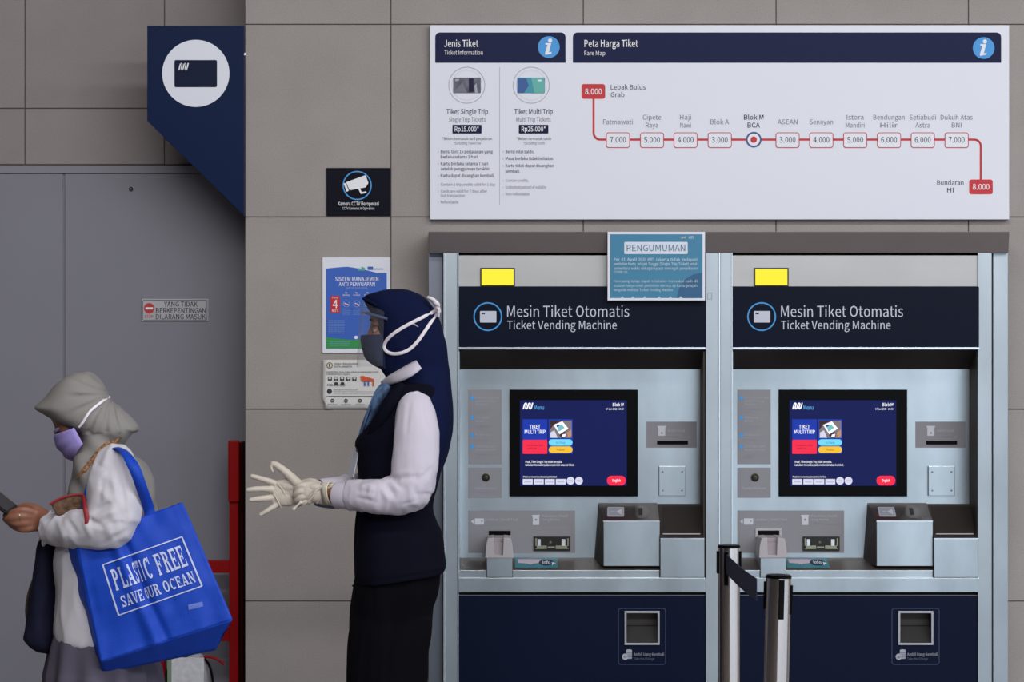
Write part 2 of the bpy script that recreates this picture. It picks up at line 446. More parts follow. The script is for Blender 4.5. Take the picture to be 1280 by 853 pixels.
# fare map board
Y = -0.025
fs_, b = board('fare_board', 537.5, 31.5, 1261.5, 274.5, Y, 0.023, WHITE, 'long white fare map board with navy header bars above the two ticket machines', 'sign')
pr = Print(Y)
pr.rect('header_bar', NAVY, 1, 544, 40.5, 707, 78.5, 6, (1, 1, 0, 0)); pr.rect('header_bar', NAVY, 1, 716, 40.5, 1251.5, 78.5, 6, (1, 1, 0, 0))
pr.text('Jenis Tiket', WINK, 555, 58.5, 8.6, width=43, bold=0.018); pr.text('Ticket Information', WINK, 555.5, 68.3, 5.4, width=48)
pr.text('Peta Harga Tiket', WINK, 730.5, 58.5, 8.6, width=67, bold=0.018); pr.text('Fare Map', WINK, 730.5, 69, 5.4, width=26)
for cx, cy in ((686, 58.8), (1229.6, 60)):
    pr.disc('info_symbol', CYAN, 2, cx, cy, 13.6)
    pr.disc('info_symbol', WINK, 3, cx + 1.6, cy - 8.2, 2.6, 16)
    pr.poly('info_symbol', WINK, 3, [(cx - 4.5, cy - 3.2), (cx - 4, cy - 5), (cx + 3, cy - 5), (cx + 0.2, cy + 6.8), (cx + 3.8, cy + 6), (cx + 3.2, cy + 8.2), (cx - 4.4, cy + 9.8), (cx - 4.8, cy + 8), (cx - 1.6, cy - 2.9)][::-1])
pr.line('divider', LINK, 1, [(624.5, 84), (624.5, 256)], 0.6, False)
for cx, nm in ((583.5, 'a'), (664, 'b')):
    pr.ring('ticket_emblem', LINK, 1, cx, 106.5, 23, 0.9, 48); pr.ring('ticket_emblem', mat('pale_ring', (205, 208, 218), 0.6), 1, cx, 106.5, 19, 0.6, 48)
C1 = mat('card_dark', (88, 92, 108), 0.5, var=0.5, vscale=40); C2 = mat('card_teal', (46, 148, 168), 0.5); C3 = mat('card_deep_blue', (38, 84, 150), 0.5); C4 = mat('card_green', (92, 178, 168), 0.5)
pr.rect('ticket_picture', C1, 2, 566.5, 97, 601, 116.5, 1)
pr.poly('ticket_picture', LINK, 3, [(569, 99), (574, 98.5), (573.5, 101), (569, 101.5)][::-1]); pr.poly('ticket_picture', LINK, 3, [(594, 116), (593, 107), (595.5, 104), (597, 116)][::-1]); pr.rect('ticket_picture', DINK, 3, 586, 98, 592, 115)
pr.poly('ticket_picture', GINK, 2.5, [(567, 116), (578, 103), (584, 116)][::-1])
pr.rect('ticket_picture', C2, 2, 646.5, 97, 681, 116.5, 1); pr.poly('ticket_picture', C3, 3, [(647, 98), (658, 98), (661, 107), (655, 116), (647, 116)][::-1]); pr.poly('ticket_picture', C4, 3, [(664, 98), (680, 98), (680.5, 116), (668, 116)][::-1])
pr.rect('ticket_picture', WINK, 4, 672, 99.5, 677, 101.5)
pr.text('Tiket Single Trip', DINK, 584, 142.5, 6.2, width=52, align='c', bold=0.012); pr.text('Single Trip Tickets', GINK, 584, 152, 5.4, width=46, align='c')
pr.text('Tiket Multi Trip', DINK, 667, 142.5, 6.2, width=48, align='c', bold=0.012); pr.text('Multi Trip Tickets', GINK, 667, 152, 5.4, width=43, align='c')
pr.rect('price_label', NAVY, 1, 565.5, 156, 602, 167, 1); pr.text('Rp15.000*', WINK, 583.5, 164.3, 6, width=30, align='c', bold=0.02)
pr.rect('price_label', NAVY, 1, 648.5, 156, 685.5, 167, 1); pr.text('Rp25.000*', WINK, 667, 164.3, 6, width=30, align='c', bold=0.02)
pr.text('*Belum termasuk tarif perjalanan', DINK, 584, 175, 3.4, width=62, align='c'); pr.text('*Excluding Travel Fee', GINK, 584, 180.5, 3.2, width=34, align='c')
pr.text('*Belum termasuk saldo', DINK, 667.5, 175, 3.4, width=43, align='c'); pr.text('*Excluding credit', GINK, 667.5, 180.5, 3.2, width=27, align='c')
for (x, y, s_, wd, m_) in ((551, 191.5, 'Berisi tarif 1x perjalanan yang', 65, 1), (551, 198, 'berlaku selama 1 hari.', 47, 0), (551, 206.5, 'Kartu berlaku selama 7 hari', 59, 1), (551, 213, 'setelah penggunaan terakhir.', 62, 0),
                           (551, 221.5, 'Kartu dapat diuangkan kembali.', 67, 1), (632, 191.5, 'Berisi nilai saldo.', 36, 1), (632, 200, 'Masa berlaku tidak terbatas.', 60, 1), (632, 209, 'Kartu tidak dapat diuangkan', 60, 1), (632, 216, 'kembali.', 18, 0)):
    pr.text(s_, DINK, x, y, 3.9, width=wd, bold=0.012)
    if m_: pr.text('›', DINK, x - 3.6, y, 3.9)
for (x, y, s_, wd, m_) in ((551, 232.5, 'Contain 1 trip credits valid for 1 day', 68, 1), (551, 241, 'Cards are valid for 7 days after', 58, 1), (551, 246.5, 'last transaction', 30, 0), (551, 254.5, 'Refundable', 22, 1),
                           (632, 227.5, 'Contain credits.', 29, 1), (632, 236, 'Unlimited period of validity', 51, 1), (632, 244.5, 'Non refundable', 30, 1)):
    pr.text(s_, GINK, x, y, 3.6, width=wd)
    if m_: pr.text('›', GINK, x - 3.6, y, 3.6)
# the line with its stops
ln = [(742, 123), (742, 166)] + [(742 + 8 * (1 - math.cos(R(a))), 166 + 8.5 * math.sin(R(a))) for a in (15, 30, 45, 60, 75, 90)] + [(1218, 174.5)] + [(1218 + 8 * math.sin(R(a)), 174.5 + 8 * (1 - math.cos(R(a)))) for a in (15, 30, 45, 60, 75, 90)] + [(1226, 225)]
pr.line('route_line', RED, 1, ln, 2.7)
pr.rect('stop_box', RED, 2, 727, 105, 756.5, 123.5, 3); pr.rect('stop_box', RED, 2, 1211.5, 224.5, 1241, 243, 3)
pr.text('8.000', WINK, 741.8, 117.8, 7, 3, width=21, align='c', bold=0.02); pr.text('8.000', WINK, 1226.3, 237.2, 7, 3, width=21, align='c', bold=0.02)
stops = [(772.5, '7.000', 'Fatmawati', None, 37), (815, '5.000', 'Cipete', 'Raya', 23), (857, '4.000', 'Haji', 'Nawi', 14), (899.7, '3.000', 'Blok A', None, 23), (984.5, '3.000', 'ASEAN', None, 25), (1026.7, '4.000', 'Senayan', None, 29),
         (1069, '5.000', 'Istora', 'Mandiri', 21), (1111.3, '6.000', 'Bendungan', 'Hilir', 39), (1153.5, '6.000', 'Setiabudi', 'Astra', 33), (1195.8, '7.000', 'Dukuh Atas', 'BNI', 40)]
BW = mat('stop_box_fill', (232, 235, 243), 0.5)
for (x, f_, a, b_, wd) in stops:
    pr.rect('stop_box', RED, 2, x - 15, 165.5, x + 15, 185, 3.4); pr.rect('stop_box', BW, 3, x - 14, 166.5, x + 14, 184, 2.6)
    pr.text(f_, DINK, x, 178.2, 7, 4, width=20, align='c', bold=0.008)
    if b_:
        pr.text(a, GINK, x, 149.5, 6, 2, width=wd, align='c'); pr.text(b_, GINK, x, 159.4, 6, 2, width=wd * len(b_) / len(a) * (1.0 if len(b_) < len(a) else 0.96), align='c')
    else: pr.text(a, GINK, x, 155.3, 6, 2, width=wd, align='c')
pr.text('Lebak Bulus', DINK, 763.5, 111.8, 6, width=43.5); pr.text('Grab', DINK, 763.5, 121.3, 6, width=17)
pr.text('Blok M', DINK, 942.2, 149.5, 6, width=24.5, align='c', bold=0.02); pr.text('BCA', DINK, 942.2, 159.4, 6, width=15.5, align='c', bold=0.02)
pr.text('Bundaran', DINK, 1188, 231.4, 6, width=33, align='c'); pr.text('HI', DINK, 1188, 240.8, 6, width=8, align='c')
pr.disc('stop_marker', mat('stop_blue', (60, 78, 140), 0.5), 2, 942.2, 174.6, 9.8); pr.disc('stop_marker', BW, 3, 942.2, 174.6, 7.6); pr.disc('stop_marker', RED, 4, 942.2, 174.6, 4)
pr.build(b)

# navy pointed sign with the ticket symbol, fixed to the corner of the block
Y = -0.03
c = W(245, 270, Y)
t = thing('ticket_point_sign', (c.x, Y + 0.03, c.z), 'navy pentagonal sign with a white disc and ticket symbol at the wall corner', 'sign')
pts = [W(x, y, Y) for x, y in ((184, 32), (184, 151), (305, 270), (305, 32))]
b = MB().prism([(p.x, p.z) for p in pts], Y, Y + 0.025).build('board', NAVYS, t, bevel=0.001)
pr = Print(Y)
pr.disc('white_disc', WHITE, 1, 244.8, 91.7, 42, 64); pr.rect('ticket_symbol', mat('navy_symbol', (12, 24, 54), 0.5, spec=0.15), 2, 218, 75, 271.3, 109, 2)
pr.logo(WINK, 223, 78.5, 236, 88, 3); pr.build(b)
p = W(306, 67, Y); MB().box((XE - 0.004, Y + 0.01, p.z - 0.004), (XE + 0.004, -0.001, p.z + 0.004)).build('bracket', STEELE, t)

# camera notice
Y = -0.006
t, b = board('camera_notice', 408, 210, 488, 270, Y, 0.0055, mat('near_black_print', (8, 11, 26), 0.4, spec=0.1), 'small black square notice with a white surveillance camera symbol in a blue ring', 'sign')
pr = Print(Y)
pr.ring('blue_ring', CYAN, 1, 446.5, 232, 18.2, 1.5, 48)
pr.poly('camera_symbol', WINK, 2, [(432.5, 228), (457, 219), (460.5, 229), (457, 234.5), (437, 238)][::-1]); pr.poly('camera_symbol', WINK, 2, [(429.5, 229.5), (432, 228.8), (436, 238.5), (433.5, 240)][::-1])
pr.line('camera_symbol', WINK, 2.3, [(449, 236), (451.5, 241.5), (457, 240.5)], 2.2)
pr.text('Kamera CCTV Beroperasi', WINK, 448, 257, 4.6, width=51, align='c', bold=0.02); pr.text('CCTV Cameras in Operation', WINK, 448, 262.2, 3.2, width=40, align='c', bold=0.01)
pr.build(b)

# anti bribery poster
Y = -0.006
t, b = board('blue_poster', 403, 322, 488, 441.5, Y, 0.0055, WHITE, 'white-framed blue and green poster headed SISTEM MANAJEMEN ANTI PENYUAPAN', 'poster')
PB = mat('poster_blue', (46, 96, 190), 0.45); PG = mat('poster_green', (40, 148, 76), 0.45); PL = mat('poster_pale_blue', (150, 180, 222), 0.5)
pr = Print(Y)
wave = [(407.5 + i * 1.9, 336 - 2.6 * math.sin(i / 40 * math.pi * 1.0) + max(0, (i - 14)) * 0.34 - max(0, i - 33) * 0.5) for i in range(41)]
pr.poly('blue_field', PB, 1, [(407.5, 436), (483.5, 436)] + wave[::-1])
gw = [(407.5 + i * 1.9, 421.5 + 2.6 * math.sin(i / 40 * 3.4) + i * 0.05) for i in range(41)]
pr.poly('green_field', PG, 2, [(407.5, 436), (483.5, 436)] + gw[::-1])
pr.text('SISTEM MANAJEMEN', WINK, 446, 351.5, 4.9, width=54, align='c', bold=0.02); pr.text('ANTI PENYUAPAN', WINK, 446, 357.8, 4.7, width=45, align='c', bold=0.02)
pr.text('SNI ISO 37001:2016', PL, 446, 361.3, 2.2, width=26, align='c')
pr.rect('red_badge', RED, 3, 413, 370, 425, 391.5, 0.8); pr.text('4', WINK, 419, 385.3, 10, 4, align='c', bold=0.03); pr.text("NO's", WINK, 419, 390, 3.2, 4, align='c', bold=0.02); pr.text('Prinsip', WINK, 419, 373.4, 2, 4, align='c')
for x, s_ in ((433, 'Bribery'), (446, 'Kickback'), (459.5, 'Gift'), (473, 'Hospitality')):
    pr.text('No', WINK, x, 367.2, 2, 3, align='c', bold=0.02); pr.text(s_, WINK, x, 370, 2, 3, width=8.5, align='c')
    pr.ring('small_symbol', PL, 3, x, 380, 4.2, 0.5, 24); pr.line('small_symbol', WINK, 3.3, [(x - 2, 379.5), (x + 2.5, 381.5)], 1.2); pr.disc('small_symbol', RED, 3.5, x - 0.5, 381, 1.1, 10)
    for k in range(4): pr.text('dilarang menerima', PL, x, 387 + k * 2.2, 1.1, 3, width=9, align='c')
for k in range(8): pr.text('Laporkan melalui saluran resmi', PL, 410.5, 401.5 + k * 2.2, 1.2, 3, width=20)
for k in range(3): pr.text('sistem pelaporan pelanggaran', PL, 412, 428 + k * 2.2, 1.2, 3, width=25)
pr.disc('small_symbol', WINK, 3, 445, 422, 2.2, 14)
pr.poly('small_symbol', mat('logo_teal', (90, 170, 160), 0.5), 2, [(447, 338.5), (449, 335), (451, 336.5), (452, 333.5), (456, 335), (456, 338.5)][::-1])
pr.rect('small_symbol', PB, 2, 459.5, 333.5, 466.5, 337.6, 0.4); pr.text('jakarta', PB, 467.5, 337.5, 2.4, 2, width=11)
pr.build(b)

# transport notice sheet below the poster
Y = -0.004
c = W(441, 511, Y)
PAPER = mat('paper', (214, 214, 212), 0.7)
t = thing('notice_sheet', (c.x, 0, c.z), 'creased white paper notice with rows of black symbols taped below the blue poster', 'notice')
mb = MB(); nx, ny = 14, 10
for j in range(ny + 1):
    for i in range(nx + 1):
        u, v = i / nx, j / ny; x = 403.5 + u * 78 + (v > 0.8) * (1 - u) ** 6 * 3; y = 450 + v * 61 - 0.5 * u * v
        q = W(x, y, Y - 0.002 - 0.0015 * math.sin(u * 5 + v * 3) - 0.004 * max(0, 0.12 - u) * v / 0.12); mb.v.append(q)
for j in range(ny):
    for i in range(nx): k = j * (nx + 1) + i; mb.f.append((k, k + nx + 1, k + nx + 2, k + 1))
b = mb.build('sheet', PAPER, t, smooth=True, recalc=False); sd = b.modifiers.new('s', 'SOLIDIFY'); sd.thickness = 0.0004
PK = mat('sheet_ink', (44, 46, 52), 0.7); PO = mat('orange_ink', (206, 84, 48), 0.7)
pr = Print(Y - 0.0042, 0.0002)
pr.disc('crest', mat('crest_gold', (132, 118, 70), 0.7), 1, 412, 457, 4); pr.disc('crest', PAPER, 2, 412, 457, 2.7); pr.poly('crest', PK, 3, [(410.8, 455), (413.2, 455), (412.8, 459.2), (411.2, 459.2)][::-1])
pr.text('DINAS PERHUBUNGAN', PK, 418, 456, 2.2, width=30, bold=0.01); pr.text('KOTA JAKARTA', PK, 418, 459.6, 2.2, width=22, bold=0.01)
pr.text('KONSENTRASI, SELALU JAGA JARAK DAN HINDARI KERUMUNAN', PK, 408, 466, 1.7, width=65, bold=0.01); pr.text('TRANSPORTASI DI JAKARTA', PK, 408, 469, 1.9, width=30, bold=0.01)
for k in range(5):
    x = 412.3 + k * 7.7; pr.rect('vehicle_symbol', PK, 1, x - 2.6, 471.2, x + 2.6, 476.3, 1); pr.rect('vehicle_symbol', PAPER, 2, x - 1.6, 472.2, x + 1.6, 474); pr.disc('vehicle_symbol', PAPER, 2, x, 475.2, 0.5, 8)
for k in range(3):
    x = 412.3 + k * 7.9; pr.ring('vehicle_symbol', PK, 1, x - 1.8, 481.5, 1.6, 0.5, 14); pr.ring('vehicle_symbol', PK, 1, x + 1.8, 481.5, 1.6, 0.5, 14)
    if k: pr.rect('vehicle_symbol', PK, 1.2, x - 2.2, 478, x + 2.2, 481.4, 1)
pr.poly('orange_picture', PO, 1, [(450.5, 470.5), (454, 470), (467, 474), (467.5, 477), (452, 477)][::-1])
for x in (456, 460.5, 466.5): pr.disc('orange_picture', PO if x > 465 else PB, 2, x, 477.5, 1, 10); pr.rect('orange_picture', PO if x > 465 else PB, 2, x - 1, 478.6, x + 1, 482.6)
pr.disc('symbol', PK, 1, 411.8, 489.5, 3.2)
for k in range(3): pr.text('Kapasitas angkutan umum dibatasi selama masa transisi', PK if not k else GINK, 417, 488 + k * 2.2, 1.3, width=(30, 56, 52)[k])
pr.rect('rule', PK, 1, 408, 495.2, 478, 495.9)
for x in (415.5, 432.5, 450, 467): pr.ring('symbol', PK, 1, x, 501, 2.3, 1.1, 18); pr.text('@dishub', PK, x, 506.4, 1.5, width=12, align='c')
pr.build(b)

# no entry plate on the door
Y = Yd - 0.004
t, b = board('warning_plate', 177, 373.8, 260.5, 402, Y, 0.0035, mat('plate_silver', (176, 178, 184), 0.5), 'small silver plate lettered YANG TIDAK BERKEPENTINGAN DILARANG MASUK on the grey door', 'sign')
pr = Print(Y, 0.0006); RK = mat('plate_red', (186, 44, 44), 0.5); BK = mat('plate_black', (34, 34, 44), 0.5)
pr.outline('rim', BK, 1, 178.3, 375.2, 259.2, 400.6, 0.6, 1.5)
pr.disc('no_entry_symbol', RK, 1, 186.5, 385.7, 6.6); pr.rect('no_entry_symbol', WINK, 2, 181.8, 384.4, 191.2, 387)
pr.text('STOP!', RK, 186.5, 397.8, 3.6, width=12, align='c', bold=0.02)
pr.text('YANG TIDAK', BK, 226, 383.4, 6.2, width=42, align='c', bold=0.015); pr.text('BERKEPENTINGAN', BK, 226, 391.5, 6.2, width=62, align='c', bold=0.015); pr.text('DILARANG MASUK', BK, 226, 399.2, 6.2, width=62.5, align='c', bold=0.015)
pr.build(b)
# ------------------------------------------------------------------ surround that houses the two machines
YF = -0.15                      # front of the surround strips
def edge_strip(mb, x0, x1, Yf, Yb, y0=316, y1=None):
    a = W(x0, y0, Yf); b = W(x1, y0, Yf); mb.box((a.x, Yf, 0.0), (b.x, Yb, a.z)); return mb
FASC = mat('fascia_steel_shaded', (124, 117, 117), 0.5, 0.7, var=0.08, vscale=5, stretch=(0.3, 1, 1))  # steel darkened in colour for the dark floor this slope mirrors
SIDE = mat('side_steel', (172, 182, 188), 0.4, 0.9, var=0.16, vscale=2.2, stretch=(1.5, 1, 0.8), bump=0.04, bscale=50)
c = W(898, 290, YF)
sr = thing('machine_surround', (c.x, 0, 0), 'brushed steel surround framing both ticket machines, with a dark sloping top fascia', 'frame')
zt = W(0, 289.5, YF).z; zb = W(0, 316.5, YF).z
MB().xprism([(-0.002, zt), (YF - 0.022, zt - 0.001), (YF - 0.006, zb), (-0.002, zb)], W(536, 0, YF).x, W(1260, 0, YF).x).build('top_fascia', FASC, sr, bevel=0.0015)
edge_strip(MB(), 535.5, 553.5, YF + 0.03, -0.002).build('side_jamb', mat('jamb_steel_shaded', (122, 128, 138), 0.45, 0.9, var=0.12, vscale=2, stretch=(1, 1, 0.6)), sr, bevel=0.001)  # left jamb in darker steel, its shaded side painted in
edge_strip(MB(), 1241.3, 1260, YF + 0.015, -0.002).build('side_jamb', SIDE, sr, bevel=0.0015)
for x0, x1 in ((556, 571.5), (882.3, 897.5), (900.5, 914.5), (1222.4, 1239.6)):
    edge_strip(MB(), x0, x1, YF - 0.004, -0.002).build('upright', SIDE, sr, bevel=0.001)
for x0, x1 in ((554, 556.3), (571.3, 573.2), (898.2, 900.3), (914.2, 915.6)):
    edge_strip(MB(), x0, x1, YF - 0.006, -0.002).build('bright_edge', STEELE, sr, bevel=0.0008)  # brighter steel strips set in for the highlights along the bevels
edge_strip(MB(), 1239.4, 1241.4, YF + 0.02, -0.002).build('joint', mat('sealant', (60, 46, 44), 0.8), sr)
# small sticker outline on the middle upright
pr = Print(YF - 0.0046); pr.outline('faint_mark', mat('faint_mark', (120, 132, 136), 0.5), 1, 884.5, 366, 890, 374.5, 0.5, 1); pr.build(sr)

# ------------------------------------------------------------------ ticket machine
GLAB = mat('grey_label', (134, 134, 140), 0.55)
LABI = mat('label_ink', (176, 178, 186), 0.6)
LABF = mat('label_faint_ink', (152, 153, 160), 0.6)
YEL = mat('yellow_lamp', (255, 242, 60), 0.5, emit=1.0)
GPL = mat('grey_plastic', (176, 172, 176), 0.45)
BRZ = mat('dark_bronze', (62, 58, 48), 0.35, 0.6)
TEAL = mat('teal_sticker', (52, 128, 140), 0.5)
SB = mat('screen_blue', (11, 23, 84), 0.3, emit=1.0)
S1 = mat('screen_royal', (24, 56, 172), 0.3, emit=1.0); S2 = mat('screen_red', (244, 44, 76), 0.3, emit=1.05); S3 = mat('screen_cyan', (118, 220, 250), 0.3, emit=1.0)
S4 = mat('screen_yellow', (250, 196, 52), 0.3, emit=1.0); S5 = mat('screen_white', (246, 248, 255), 0.3, emit=1.2); S6 = mat('screen_note', (216, 218, 238), 0.3, emit=1.0)
S7 = mat('screen_ink', (122, 30, 64), 0.3, emit=1.0); S8 = mat('screen_photo_grey', (128, 118, 124), 0.3, emit=1.0); S9 = mat('screen_photo_dark', (60, 40, 44), 0.3, emit=1.0)
SA = mat('screen_photo_teal', (120, 196, 200), 0.3, emit=1.0); SC_ = mat('screen_menu_cyan', (92, 176, 236), 0.3, emit=1.0)
SK = mat('screen_photo_skin', (196, 146, 110), 0.3, emit=1.0)
def make_machine(label):
    c = W(727.5, 0, YF)
    t = thing('ticket_machine', (c.x, 0, 0), label, 'machine', 'ticket vending machines')
    xl, xr = W(573.5, 0, YF).x, W(881.8, 0, YF).x
    yb = 0.0
    Yp = YF + 0.002; Yn = YF - 0.004; Yr = YF + 0.135
    z = lambda py, Y=YF: W(0, py, Y).z
    # head section
    MB().box((xl, Yp, z(358.5)), (xr, yb, z(319.5))).build('top_panel', mat('top_panel_steel', (180, 181, 181), 0.5, 0.75, var=0.08, vscale=4, stretch=(0.5, 1, 1.5)), t, bevel=0.001)
    MB().box((xl, Yn, z(434.5)), (xr, yb, z(358.5))).build('header_panel', NAVYP, t, bevel=0.001)
    hp = t.children[-1]
    MB().box((xl, Yn - 0.003, z(437)), (xr, yb, z(434.3))).build('bright_edge', STEELE, t, bevel=0.0006)
    MB().xprism([(yb, z(437)), (Yn, z(437)), (Yr, z(462, Yr) ), (yb, z(462, Yr))], xl, xr).build('hood_underside', mat('hood_shaded', (46, 37, 33), 0.5, 0.0, spec=0.2), t)  # dark floor reflection and shade painted as near-black brown
    lp = MB(); lp.pbox(600.3, 335, 643.7, 358, Yp - 0.004, Yp + 0.01); la = lp.build('indicator_lamp', BRZ, t, bevel=0.0006)
    pr = Print(Yp - 0.0042); pr.rect('lamp_lens', YEL, 1, 602, 336.6, 642, 356.6); pr.build(la)
    pr = Print(Yn)
    pr.ring('blue_ring', CYAN, 1, 609.8, 396, 18, 1.7, 56)
    IV = mat('header_ink', (196, 202, 216), 0.5)
    pr.rect('ticket_symbol', IV, 1, 600, 389, 620.5, 403.4, 1); pr.logo(NAVYP, 602, 391, 606.5, 393.2, 2, 0.7)
    pr.text('Mesin Tiket Otomatis', IV, 634, 396.3, 13.8, width=152.5); pr.text('Ticket Vending Machine', IV, 634, 411.8, 10.6, width=137); pr.build(hp)
    # working face, set back under the hood
    bp = MB().box((xl, Yr, z(698, Yr)), (xr, yb, z(461.5, Yr))).build('working_face', STEEL, t, bevel=0.001)
    MB().box((xr - 0.006, YF + 0.01, z(722)), (xr, Yr, z(437))).build('side_return', mat('return_shaded', (70, 64, 60), 0.5, 0.6), t)  # darker than the left return, the recess shadow put into its colour
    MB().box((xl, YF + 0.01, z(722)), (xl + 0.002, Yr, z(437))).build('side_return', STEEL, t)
    # screen
    sc = MB().pbox(637, 487.3, 797.3, 621, Yr - 0.012, Yr).build('screen', BLACK, t, bevel=0.001)
    Ys = Yr - 0.0122; k = (8 + Ys) / (8 + Ys)
    pr = Print(Ys)
    pr.rect('display', SB, 1, 650, 500.6, 783.5, 607.5)
    pr.logo(S5, 653.5, 503.5, 666.5, 512, 3); pr.text('Menu', SC_, 667.5, 512.2, 5.2, 3, width=12.5, bold=0.01)
    pr.text('Blok M', S5, 779.5, 508, 4, 3, width=13.5, align='r', bold=0.02); pr.text('17 Jan 2021   10:33', S5, 779.5, 512.6, 2.4, 3, width=22, align='r')
    pr.rect('tile_button', S1, 2, 653.4, 524.3, 684.2, 550); pr.rect('tile_button', S2, 2, 653.4, 550, 684.2, 567.6, 1.2)
    pr.rect('tile_button', S1, 1.8, 685.6, 524.3, 715.8, 567.6, 0.8)
    pr.text('TIKET', S5, 668.6, 536, 4.6, 4, width=13.5, align='c', bold=0.02); pr.text('MULTI TRIP', S5, 668.8, 542.3, 4.6, 4, width=26, align='c', bold=0.02)
    pr.text('Pembelian tiket', S7, 659, 558, 2.3, 4, width=20, bold=0.01); pr.text('multi trip', S7, 659, 561.8, 2.3, 4, width=12, bold=0.01)
    pr.rect('picture', S8, 3, 687.2, 526, 714.6, 547.6)
    pr.poly('picture', S9, 4, [(687.2, 526), (703, 526), (692, 531), (687.2, 538)][::-1]); pr.poly('picture', S6, 4, [(688, 541), (693, 538), (697, 547.4), (688, 547.4)][::-1])
    pr.poly('picture', S5, 5, [(692, 531.5), (703, 527), (710.5, 536), (699.5, 543)][::-1]); pr.poly('picture', SA, 6, [(698.5, 540), (706, 535), (702, 531), (696.5, 534)][::-1])
    pr.poly('picture', S1, 6.5, [(696, 534.5), (700, 532), (698.5, 530.8), (695.5, 532)][::-1]); pr.poly('picture', S9, 5, [(699, 544), (706, 539), (708, 547), (702, 547.5)][::-1]); pr.poly('picture', SK, 5.5, [(709, 541), (714, 537), (714.4, 545), (710, 547.4)][::-1]); pr.poly('picture', S5, 5.5, [(703, 543.5), (707, 542.5), (706.5, 546), (702, 546.5)][::-1])
    pr.rect('pill_button', S3, 3, 686, 549.3, 715.6, 557.4, 4); pr.rect('pill_button', S4, 3, 686, 558.3, 715.6, 566.6, 4)
    pr.text('Isi Ulang', S1, 700.8, 554.6, 2.4, 4, width=11, align='c'); pr.text('Pesanan', S9, 700.8, 563.6, 2.4, 4, width=9.5, align='c')
    pr.text('Maaf, Tiket Single Trip tidak tersedia.', S5, 656.8, 578.8, 2.7, 3, width=46, bold=0.012); pr.text('Lakukan transaksi pada mesin lain atau ke loket.', S5, 656.8, 582.7, 2.7, 3, width=61, bold=0.012)
    pr.text('Mesin ini menerima denominasi berikut', S5, 654, 597.3, 2.2, 3, width=42, bold=0.012)
    for q in range(4):
        x = 653.5 + q * 13.75; pr.rect('note_symbol', S6, 3, x, 599, x + 12.4, 605.8)
        pr.rect('note_symbol', mat('screen_note_mark', (188, 190, 220), 0.3, emit=1.0), 4, x + 2, 601.5, x + 10.4, 603.4)
    for x in (713.2, 723.7): pr.disc('note_symbol', S6, 3, x, 601.3, 4.9, 24); pr.rect('note_symbol', MATS['screen_note_mark'], 4, x - 3, 600.4, x + 3, 602.2)
    pr.rect('pill_button', S2, 3, 758.7, 595, 782.3, 607, 5.6); pr.text('English', S5, 770.6, 602.3, 3, 4, width=10, align='c', bold=0.02)
    pr.build(sc)
    # left label strips
    Yl = Yr - 0.0015
    a = MB().pbox(585.3, 487.4, 627, 580.6, Yl, Yr).build('instruction_label', GLAB, t)
    pr = Print(Yl)
    blocks = [(498.5, ['Pilih jenis tiket dan', 'jumlah tiket yang', 'diinginkan'], ['Choose ticket type', 'and quantity']),
              (523.5, ['Pilih metode', 'di sini'], ['Choose the payment', 'method here']), (545, ['Masukkan uang'], ['Insert money']), (559.5, ['Ambil tiket, kartu', 'dan uang kembalian'], ['Take the ticket, card', 'and change'])]
    for y, aa, bb in blocks:
        pr.disc('blue_dot', CYAN, 1, 590.3, y - 1, 2.6, 16); q = y
        for s_ in aa: pr.text(s_, LABI, 594.4, q, 2.7, width=min(30, len(s_) * 1.42)); q += 4.2
        q += 1.6
        for s_ in bb: pr.text(s_, LABF, 594.4, q, 2.3, width=min(29, len(s_) * 1.25)); q += 3.6
    pr.build(a)
    a = MB().pbox(585.3, 584.8, 627, 622.6, Yl, Yr).build('button_label', GLAB, t)
    pr = Print(Yl); pr.text('Tombol Bantuan', LABI, 606, 611.8, 2.9, width=29, align='c'); pr.text('Assistance Button', LABF, 606, 616.6, 2.4, width=27, align='c'); pr.build(a)
    p = W(607.3, 597, Yl)
    bt = MB().lathe((p.x, p.y, p.z), [(0.0125, 0.0), (0.0125, -0.003), (0.0105, -0.004), (0.0095, -0.002), (0.0085, -0.002), (0.0075, -0.006), (0.002, -0.0068)], 24, 'Y').build('assistance_button', BRZ, t, smooth=True)
    # lower label with ticket and banknote slots
    a = MB().pbox(585.3, 638.5, 718.8, 691.6, Yl, Yr).build('slot_label', GLAB, t)
    pr = Print(Yl)
    HI = mat('label_symbol', (196, 200, 208), 0.5)
    pr.rect('ticket_symbol', HI, 1, 593.5, 648.4, 605, 656.2, 0.6); pr.disc('ticket_symbol', GLAB, 2, 602.2, 652, 1, 10); pr.poly('ticket_symbol', HI, 1, [(588.7, 652.3), (592, 649.6), (592, 655)][::-1])
    pr.text('Letakkan / Ambil Tiket', LABI, 606.5, 651.5, 3.4, width=41, bold=0.01); pr.text('Put / Take Ticket', LABF, 606.5, 656.3, 2.8, width=26)
    pr.poly('banknote_symbol', HI, 1, [(664.5, 644), (675, 644), (674, 647), (674, 656.6), (666, 656.6), (666, 647)][::-1]); pr.disc('banknote_symbol', GLAB, 2, 670, 650, 1.4, 12)
    pr.text('Masukkan / Ambil', LABI, 677.5, 647, 3.2, width=32, bold=0.01); pr.text('Uang Kertas', LABI, 677.5, 651.4, 3.2, width=22, bold=0.01); pr.text('Insert / Take Banknotes', LABF, 677.5, 656, 2.6, width=38)
    pr.build(a)
    MB().pbox(611, 664, 638.3, 671.5, Yl - 0.002, Yr).build('ticket_slot', BLACK, t, bevel=0.0006)
    # grey plastic ticket cup on a steel pedestal
    k = Yr - 0.139
    A = lambda x, y: (W(x, y, k).x, W(x, y, k).z)
